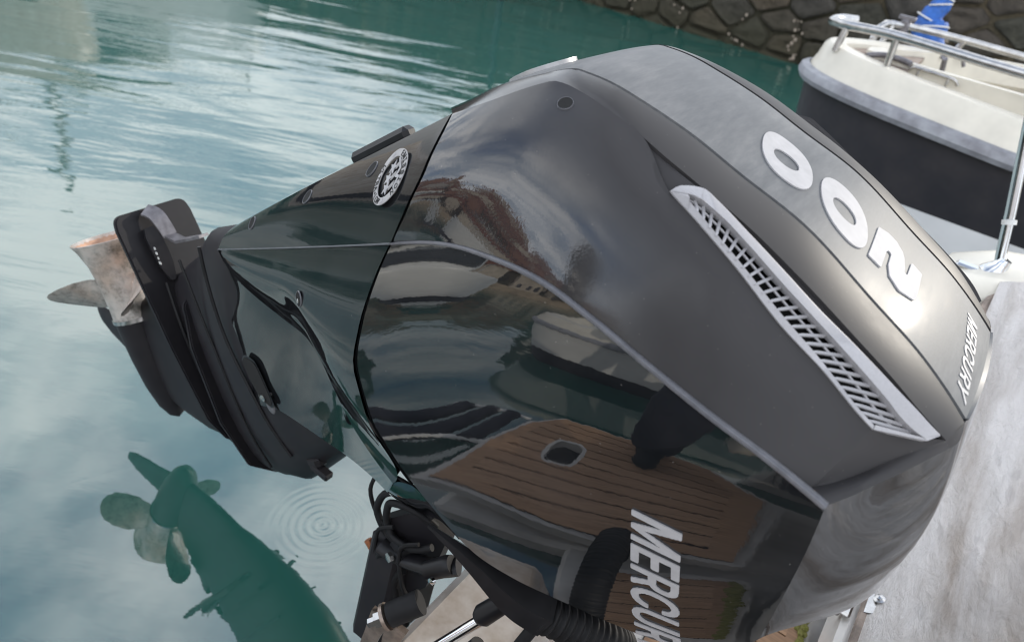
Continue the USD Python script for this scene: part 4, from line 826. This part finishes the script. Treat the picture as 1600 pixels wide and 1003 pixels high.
nbo('cockpit_floor', extrude(Polygon(plan(-.12)), .03, .72), 'cream_gelcoat')
nbo('foredeck', extrude(Polygon(plan(-.10)).intersection(sbox(-2, 0, -.40, 9)), .02, 1.035), 'deck_sand')
inn = Polygon(plan(-.20))
nbo('deck_moulding', extrude(inn.intersection(sbox(-.60, 0, .3, 9)).difference(Polygon(plan(-.235)).intersection(sbox(-.52, 0, .9, 9))), .10, .98), 'cream_gelcoat')
near = [(4.2, 3.68, 1.10), (1.2, 3.56, 1.14), (-.10, 3.555, 1.17), (-.49, 3.565, 1.182), (-.70, 3.60, 1.170), (-.775, 3.66, 1.165), (-.765, 3.75, 1.165), (-.71, 3.82, 1.165)]
far = [(4.2, 4.80, 1.05), (1.2, 4.68, 1.06), (.0, 4.48, 1.10), (-.33, 4.38, 1.12), (-.56, 4.20, 1.14), (-.63, 4.08, 1.145), (-.648, 4.04, 1.12), (-.648, 4.04, 1.05)]
nbo('bow_rail', tube(near, .020, sides=14, n=80), 'steel')
nbo('bow_rail', tube(far, .017, sides=14, n=80), 'steel')
for (t0, b0) in (((-.695, 3.60, 1.168), (-.705, 3.585, 1.06)), ((-.485, 3.565, 1.18), (-.477, 3.56, 1.04)), ((.55, 3.56, 1.155), (.56, 3.55, 1.0)), ((1.6, 3.57, 1.13), (1.6, 3.56, 1.0)), ((-.30, 4.39, 1.115), (-.34, 4.38, 1.0)), ((.6, 4.60, 1.08), (.6, 4.6, .99)), ((-.60, 4.12, 1.14), (-.615, 4.10, 1.05))):
    nbo('rail_post', tube([b0, t0], .015, sides=12), 'steel')
nbo('rail_clamp', [bx((.045, .05, .08), (-.56, 4.20, 1.13), .01), bx((.08, .03, .02), (-.56, 4.20, 1.175), .004)], 'dull_alloy')
nbo('cleat', [tube([(-.40, 3.64, 1.055), (-.38, 3.63, 1.075), (-.22, 3.62, 1.07), (-.20, 3.63, 1.05)], .007, sides=10, n=14), tube([(-.36, 3.63, 1.04), (-.36, 3.63, 1.075)], .006), tube([(-.24, 3.62, 1.03), (-.24, 3.62, 1.07)], .006)], 'steel')
nbo('bow_chock', [tube([(-.58, 3.62, 1.07), (-.50, 3.66, 1.085), (-.40, 3.64, 1.08)], .012, sides=10, n=10)], 'dull_alloy')
nbo('anchor_winch', [bx((.10, .09, .06), (-.38, 4.26, 1.06), .015), lathe([(0, 0), (0, .03), (.07, .03), (.07, 0)], (-.32, 4.22, 1.07), (.3, 4.3, 1.07), 16), tube([(-.34, 4.10, 1.06), (-.30, 4.14, 1.11), (-.24, 4.16, 1.04)], .009, n=10), tube([(-.30, 3.98, 1.00), (-.31, 3.93, 1.09)], .012)], 'dull_alloy')
nbo('console_cover', trimesh.creation.icosphere(3, 1.0).apply_transform(np.diag([.45, .25, .20, 1])).apply_translation([.62, 4.35, 1.0]), 'navy_hull')
# blue rolled cloth lashed with white line, hanging at the far rail
bl_path = resample([(-.47, 4.56, .98), (-.48, 4.58, 1.08), (-.505, 4.60, 1.14), (-.49, 4.60, 1.22), (-.46, 4.62, 1.32), (-.48, 4.64, 1.6), (-.42, 4.66, 2.1)], 60)
rad = .055 + .022*np.sin(np.linspace(0, 17, 60)) + .007*np.sin(np.linspace(0, 61, 60))
t = tube(bl_path, rad, sides=28); v = t.vertices; v += (meshkit.fbm(v*22, 3, 8)[:, None]-.5)*.05*t.vertex_normals
bc = thing('rolled_blue_cloth', 'rolled blue cloth lashed with white line standing at the far rail of the navy boat', 'rolled cloth', bl_path[0])
t.apply_translation(-bl_path[0]); obj('cloth', t, 'blue_cloth', bc, smooth=60)
for i in (7, 9, 13, 15, 20, 27):
    ring = [bl_path[i] + rad[i]*1.08*np.array([math.cos(a), math.sin(a), .3*math.cos(a+i)]) - bl_path[0] for a in np.linspace(0, 2*np.pi, 24)]
    obj('lashing', tube(ring, .004, sides=6), 'white_rope', bc)

# ------------------------------------------------------------------ quay wall of irregular stones
WY, WROT = 7.55, 0.0
wall = thing('quay_wall', 'old quay wall of dark irregular stones with pale mortar and shells', 'wall', (0, WY, 0))
obj('mortar_bed', bx((120, .6, 4.6), (-22, .335, -.55)), 'mortar', wall, smooth=False)
pts = []
r_ = np.random.default_rng(5)
z = -.25; row = 0
while z < 1.75:
    h = r_.uniform(.16, .27); x = -7.6 + r_.uniform(0, .3)
    while x < 4.6:
        w = r_.uniform(.26, .62); pts.append((x+w/2 + r_.normal(0, .03), z+h/2+r_.normal(0, .025))); x += w
    z += h; row += 1
pts = np.array(pts)
vor = Voronoi(pts*[1, 1.45])
big, rest = [], []
def stone(poly, depth, mt):
    p0 = poly.buffer(-.014).buffer(-.03).buffer(.03)
    if p0.is_empty or p0.geom_type != 'Polygon' or p0.area < .004: return None
    cx, cz = p0.centroid.coords[0]; n = 26
    ring0 = np.array([p0.exterior.interpolate(t, normalized=True).coords[0] for t in np.linspace(0, 1, n, endpoint=False)])
    ring0 = np.array([cx, cz]) + (ring0-[cx, cz])*(1 + .22*(meshkit.fbm(np.c_[ring0*7, np.full(n, 1.5)], 3, 9)-.5))[:, None]
    rings_ = []
    for s, d in ((1.02, .06), (1.0, -.5*depth), (.95, -.85*depth), (.8, -1.0*depth), (.55, -1.02*depth), (.25, -.98*depth)):
        q = np.array([cx, cz]) + (ring0-[cx, cz])*s
        rings_.append(np.c_[q[:, 0], np.full(n, .045+d) + (0 if s > .95 else 1)*(meshkit.fbm(np.c_[q*5, np.full(n, s*3)], 3, 4)-.5)*.10, q[:, 1]])
    return rings(np.array(rings_)[:, ::-1] if False else np.array(rings_))
cand = []
for i, reg in enumerate(vor.point_region):
    v = vor.regions[reg]
    if -1 in v or not v: continue
    poly = Polygon(vor.vertices[v]/[1, 1.45]).intersection(sbox(-7.4, -.3, 4.4, 1.75))
    if poly.is_empty or poly.geom_type != 'Polygon': continue
    cand.append((abs(poly.centroid.x+1.9) + .8*abs(poly.centroid.y-.6), poly))
cand.sort(key=lambda t: t[0])
for k, (_, poly) in enumerate(cand[:290]):
    t = stone(poly, r_.uniform(.03, .055), None)
    if t is not None: obj('stone', t, 'stone_' + 'aabbcde'[r_.integers(0, 7)], wall, smooth=50)
sh = []
cl = [(r_.uniform(-5.5, .5), .12+abs(r_.normal(.1, .28))) for _ in range(26)]
for k in range(90):
    x, z = np.array(cl[k % 26]) + r_.normal(0, .05, 2)
    s = r_.uniform(.006, .017); sh.append(trimesh.creation.icosphere(0, s).apply_transform(np.diag([1, .5, 1.3, 1])).apply_translation([x, -.02+r_.uniform(-.01, .03), z]))
obj('shells', sh, 'shell', wall, kind='stuff')
# far stretch of the same wall: joined stones, too small to tell apart
far_s = []
x = -60.0
while x < -7.6:
    for z0 in np.arange(-.2, 1.75, .34):
        far_s.append(bx((r_.uniform(.4, .58), .12, .28), (x+r_.uniform(-.1, .1), .04+r_.uniform(-.02, .02), z0+.15), .03))
    x += .6
obj('far_stones', far_s, 'stone_a', wall, smooth=False, kind='stuff')
# ------------------------------------------------------------------ white boat moored on the starboard side (seen mirrored in the cowl)
wb = thing('white_boat', 'white open boat with dark bottom moored to starboard, mirrored in the cowl side', 'boat', (.6, -2.6, 0))
WO = np.array([.6, -2.6, 0])
def wplan(off, n=30):
    a = np.linspace(-np.pi/2, np.pi/2, n); w = .95+off
    bow = np.stack([-1.0 - (.75+off)*np.cos(a), -2.65 + w*np.sin(a)], 1)[::-1]
    return np.vstack([[[3.4, -2.65+w]], [[1.0, -2.65+w]], bow, [[1.0, -2.65-w]], [[3.4, -2.65-w]]])
def wl(name, lv, mt):
    t = grid(np.array([np.c_[resample(wplan(o), 90, 'lin'), np.full(90, z)] for o, z in lv])); t.apply_translation(-WO); obj(name, t, mt, wb, 40)
wl('hull_bottom', [(-.45, -.2), (-.22, .12), (-.12, .40)], 'navy_hull'); wl('hull', [(-.12, .40), (-.05, .70), (-.01, .86)], 'white_paint'); wl('rub_rail', [(-.01, .85), (.03, .87), (.03, .91), (-.01, .93)], 'rub_rail_grey')
wl('gunwale', [(-.01, .93), (-.05, 1.06), (-.16, 1.08), (-.20, .95), (-.24, .6)], 'cream_gelcoat')
t = extrude(Polygon(resample(wplan(-.2), 80, 'lin')), .04, .58); t.apply_translation(-WO); obj('floor', t, 'cream_gelcoat', wb)
t = bx((1.1, 1.3, .5), (1.5, -2.7, 1.1), .08); t.apply_translation(-WO); obj('console', t, 'white_paint', wb)

# motor yacht on the starboard quarter
def motor_boat(name, label, loc, yaw, L, Hh, hullmat, dark=True, mast=0.0, group=None):
    r = thing(name, label, 'boat', loc, rotz=yaw, group=group)
    def hp(w, x0, x1, z, n=24):
        a = np.linspace(0, np.pi, n); return np.r_[[[x0, -w, z]], np.stack([x1-(L*.35)+(L*.35)*np.sin(a)*1.0, -w*np.cos(a), np.full(n, z)], 1), [[x0, w, z]]]
    w = L*.16
    lv = [hp(w*.8, -L/2, L*.46, -.2), hp(w*.95, -L/2, L*.48, Hh*.18), hp(w, -L/2, L*.5, Hh*.42), hp(w*.93, -L/2, L*.5, Hh*.46)]
    obj('hull', rings(np.array(lv)), hullmat, r, 40)
    obj('boot_stripe', rings(np.array([hp(w*.96, -L/2-.01, L*.485, Hh*.10), hp(w*.975, -L/2-.01, L*.49, Hh*.16)]), cap=False), 'navy_hull', r, 40)
    cab = bx((L*.42, w*1.5, Hh*.34), (-L*.05, 0, Hh*.60), .10); obj('cabin', cab, 'white_paint', r)
    for sy in (-1, 1):
        for k in range(3): obj('window', bx((L*.10, .03, Hh*.17), (-L*.17+k*L*.12, sy*(w*.75+.005), Hh*.63), .01), 'dark_glass', r)
    obj('windscreen', bx((.03, w*1.3, Hh*.16), (L*.165, 0, Hh*.64), .01), 'dark_glass', r)
    obj('roof', bx((L*.46, w*1.65, Hh*.04), (-L*.05, 0, Hh*.80), .03), 'white_paint', r)
    obj('bow_rail', tube([(L*.15, -w*.85, Hh*.47), (L*.15, -w*.85, Hh*.62), (L*.35, -w*.62, Hh*.64), (L*.47, 0, Hh*.66), (L*.35, w*.62, Hh*.64), (L*.15, w*.85, Hh*.62), (L*.15, w*.85, Hh*.47)], .02, sides=6, n=30), 'steel', r)
    if mast: obj('mast', tube([(-L*.1, 0, Hh*.8), (-L*.1, 0, Hh*.8+mast)], .05, sides=8), 'dull_alloy', r)
    return r
motor_boat('motor_yacht', 'white motor yacht with dark windows, mirrored at the left of the cowl', (-8.2, -5.6, 0), 25, 8.5, 3.4, 'white_paint', mast=1.6)
motor_boat('cabin_boat', 'white cabin boat moored along the quay wall, mirrored at the top left', (-10.5, 5.2, 0), 8, 6.5, 2.6, 'white_paint', mast=2.4)
motor_boat('cabin_cruiser', 'navy hulled cabin cruiser farthest along the quay, mirrored at the top edge', (-16.0, 6.0, 0), 4, 7.5, 3.0, 'navy_hull', mast=1.0)
motor_boat('fishing_boat', 'small white fishing boat with tall mast, nearest the far left mirror image', (-8.6, 1.6, 0), 60, 5.2, 2.3, 'gelcoat_dirty', mast=3.2)
# slender harbour ladder mast with blue panels, mirrored as a wobbly blue ladder
lm = thing('signal_mast', 'thin dark mast with blue panels standing by the quay, mirrored in the water', 'mast', (-4.6, 6.6, 0))
obj('pole', tube([(0, 0, -.3), (0, 0, 4.6)], .035, sides=8), 'navy_hull', lm)
obj('pole', tube([(.45, 0, 2.6), (.45, 0, 4.4)], .03, sides=8), 'navy_hull', lm)
for k in range(3): obj('panel', bx((.42, .03, .28), (.225, 0, 2.8+.55*k), .008), 'blue_cloth', lm)

# far shore on the starboard side: quay, hill, village, tower
plain('hill_green', (0.045, 0.050, 0.022), 0.95, noise=(.12, .6, (0.075, 0.055, 0.035)), bump=(.6, .6))
plain('quay_tan', (0.34, 0.27, 0.19), 0.9, noise=(.5, .35))
plain('roof_red', (0.20, 0.075, 0.045), 0.85, noise=(2, .4))
for i, cc in enumerate([(.38, .27, .19), (.46, .40, .33), (.30, .16, .11), (.36, .33, .30), (.50, .44, .36)]): plain(f'wall_paint_{"abcde"[i]}', cc, .9, noise=(1.5, .25))
plain('window_dark', (.03, .03, .035), .3)
def polar(az, d): a = math.radians(az); return np.array([-math.sin(a)*d, -math.cos(a)*d])
q = []
A = np.linspace(-75, 110, 120)
base = np.array([np.r_[polar(a, 44), 0] for a in A])
tq_ = grid(np.stack([base - [0, 0, 1], base + [0, 0, 1.8], np.array([np.r_[polar(a, 52), 1.9] for a in A])]))
tag(obj('far_quay', tq_, 'quay_tan', smooth=30), 'tan stone quay across the harbour below the village', kind='structure')
def hill_h(a, d):
    pk = 21*np.exp(-((a-47)/17)**2) + 11*np.exp(-((a-18)/16)**2) + 5*np.exp(-((a+30)/40)**2) + 8*np.exp(-((a-90)/30)**2)
    return 1.6 + pk*np.clip((d-50)/38, 0, 1)**.9 - np.clip((d-95)/60, 0, 1)*pk
D_ = np.linspace(49, 140, 26); hg = np.array([[np.r_[polar(a, d), hill_h(a, d) + 1.2*(meshkit.noise(np.array([[a*.4, d*.15, 2.0]]), 3)[0]-.5)] for a in np.linspace(-75, 110, 140)] for d in D_])
tag(obj('far_hill', grid(hg), 'hill_green', smooth=60), 'green brown hill behind the village', kind='structure')
hr = random.Random(4)
LOOK = ['tan', 'cream', 'brick red', 'grey', 'pale']
seen_l = {}
for k in range(86):
    a = hr.gauss(36, 13); d = 50 + 42*hr.random()**1.1
    if a < 8 or a > 66: a = hr.uniform(12, 60)
    w, dp, h = hr.uniform(3.0, 6.0), hr.uniform(3, 5), hr.uniform(3.5, 7.5); z = float(hill_h(a, d)) - .6
    i = hr.randrange(5)
    hs = thing('village_house', f'{LOOK[i]} house of the hillside village mirrored in the cowl', 'house', (*polar(a, d), z), group=f'{LOOK[i]} houses of the hillside village', rotz=-a + hr.uniform(-25, 25))
    obj('wall', bx((w, dp, h), (0, 0, h/2)), f'wall_paint_{"abcde"[i]}', hs, smooth=False)
    rp = trimesh.convex.convex_hull(np.array([(-w/2-.2, -dp/2-.2, h), (w/2+.2, -dp/2-.2, h), (-w/2-.2, dp/2+.2, h), (w/2+.2, dp/2+.2, h), (-w/2, 0, h+1.4), (w/2, 0, h+1.4)]))
    obj('roof', rp, 'roof_red', hs, smooth=False)
    for wx in (-.28, .05, .32):
        for fl_ in range(max(1, int(h//2.6))):
            obj('window', bx((.7, .1, 1.1), (wx*w, dp/2+.02, 1.5+2.5*fl_)), 'window_dark', hs, smooth=False)
def tower(name, label, az, d, z, w, h, mt):
    r = thing(name, label, 'tower', (*polar(az, d), z), rotz=-az)
    obj('shaft', rings(np.array([[(-s, -s, zz), (s, -s, zz), (s, s, zz), (-s, s, zz)] for s, zz in ((w*.56, 0), (w*.5, h), (w*.58, h), (w*.58, h*1.04), (w*.5, h*1.04))])), mt, r, smooth=False)
    obj('spire', trimesh.convex.convex_hull(np.array([(-w*.5, -w*.5, h*1.04), (w*.5, -w*.5, h*1.04), (w*.5, w*.5, h*1.04), (-w*.5, w*.5, h*1.04), (0, 0, h*1.04+w*1.3)])), 'roof_red' if mt != 'stone_b' else mt, r, smooth=False)
    for k in range(6): obj('window', bx((w*.2, .1, w*.34), (w*(-.2 if k % 2 else .2), w*.54, h*(.25+.11*k))), 'window_dark', r, smooth=False)
tower('church_tower', 'slim stone church tower above the hillside village', 44, 92, 19, 3.4, 15, 'wall_paint_a')
tower('dark_tower', 'dark square tower block with small windows right of the village', 24, 46, 1.8, 5.0, 18, 'stone_b')

# ------------------------------------------------------------------ the person holding the camera (seen only mirrored)
def chain(bones):
    parts = [manifold3d.Manifold.batch_hull([manifold3d.Manifold.sphere(r0, 16).translate(list(map(float, a))), manifold3d.Manifold.sphere(r1, 16).translate(list(map(float, b)))]) for a, r0, b, r1 in bones]
    mm = manifold3d.Manifold.batch_boolean(parts, manifold3d.OpType.Add).refine_to_length(.022).to_mesh()
    t = trimesh.Trimesh(mm.vert_properties[:, :3], mm.tri_verts); trimesh.smoothing.filter_taubin(t, iterations=12); return t
PX, PY, PZ = .03, -.40, .367
per = thing('person', 'person in dark navy clothes on the starboard platform leaning to take the picture', 'person', (PX, PY, PZ))
def J(x, y, z): return np.array([x, y, z])
hipL, hipR = J(-.09, -.06, .92), J(.09, -.06, .92); kL, kR = J(-.15, .02, .50), J(.12, .0, .50); aL, aR = J(-.17, -.04, .09), J(.14, -.05, .09)
ch, nk, hd = J(0, .0, 1.32), J(0, .03, 1.47), J(0, .08, 1.61)
shL, shR = J(-.19, .0, 1.40), J(.19, .0, 1.40); eL, eR = J(-.25, .0, 1.14), J(.23, .0, 1.14); wL, wR = J(-.12, .17, 1.16), J(.08, .17, 1.16)
hands = []
for s, w in ((-1, wL), (1, wR)):
    pm = w + J(-s*.035, .05, .03); hands += [(w, .027, pm, .034)]
    for k, ln in enumerate((.060, .068, .064, .05)):
        f0 = pm + J(-s*.012, .01, .028-.019*k); f1 = f0 + J(-s*ln*.5, .020, .004); f2 = f1 + J(-s*ln*.4, -.006, 0)
        hands += [(f0, .009, f1, .0085), (f1, .0085, f2, .0075)]
    t0 = pm + J(0, -.01, .02); hands += [(t0, .012, t0 + J(-s*.02, .0, .035), .010), (t0 + J(-s*.02, 0, .035), .010, t0 + J(-s*.045, .008, .045), .008)]
body = chain([(hipL, .085, kL, .058), (hipR, .085, kR, .058), (kL, .056, aL, .036), (kR, .056, aR, .036), (hipL, .10, hipR, .10), (J(0, -.05, .95), .12, ch, .135), (shL, .06, shR, .06), (ch, .12, nk, .055), (nk, .055, hd, .06),
    (hd + J(0, -.01, .03), .093, hd + J(0, .02, -.04), .07), (hd + J(0, .09, -.01), .014, hd + J(0, .10, -.025), .013), (shL, .055, eL, .042), (shR, .055, eR, .042), (eL, .040, wL, .028), (eR, .040, wR, .028)] + hands)
obj('body', body, 'skin', per, smooth=True)
obj('trousers', chain([(hipL, .105, kL, .088), (hipR, .105, kR, .088), (kL, .087, aL, .075), (kR, .087, aR, .075), (hipL, .118, hipR, .118)]), 'dark_cloth', per, smooth=True)
obj('jacket', chain([(J(0, -.05, .92), .145, ch, .155), (shL, .078, shR, .078), (ch, .13, nk, .07), (shL, .074, eL, .060), (shR, .074, eR, .060), (eL, .058, wL + (eL-wL)*.15, .042), (eR, .058, wR + (eR-wR)*.15, .042)]), 'dark_cloth', per, smooth=True)
for a in (aL, aR): obj('shoe', chain([(J(a[0], a[1]-.04, .045), .042, J(a[0], a[1]+.16, .035), .036), (J(a[0], a[1], .09), .045, J(a[0], a[1]+.05, .05), .044)]), 'rubber', per, smooth=True)
obj('hair', chain([(hd + J(0, -.03, .05), .094, hd + J(0, .01, .06), .086), (hd + J(0, -.05, -.02), .075, hd + J(0, -.03, .05), .09)]), 'hair', per, smooth=True)
for s in (-1, 1): obj('ear', trimesh.creation.icosphere(2, .028).apply_transform(np.diag([.4, .7, 1.1, 1])).apply_translation(hd + J(s*.09, 0, 0)), 'skin', per, smooth=True); obj('eye', trimesh.creation.icosphere(2, .012).apply_translation(hd + J(s*.032, .082, .015)), 'sticker_white', per, smooth=True)
obj('phone', bx((.15, .008, .072), (-.02, .225, 1.225), .003), 'satin_black', per)
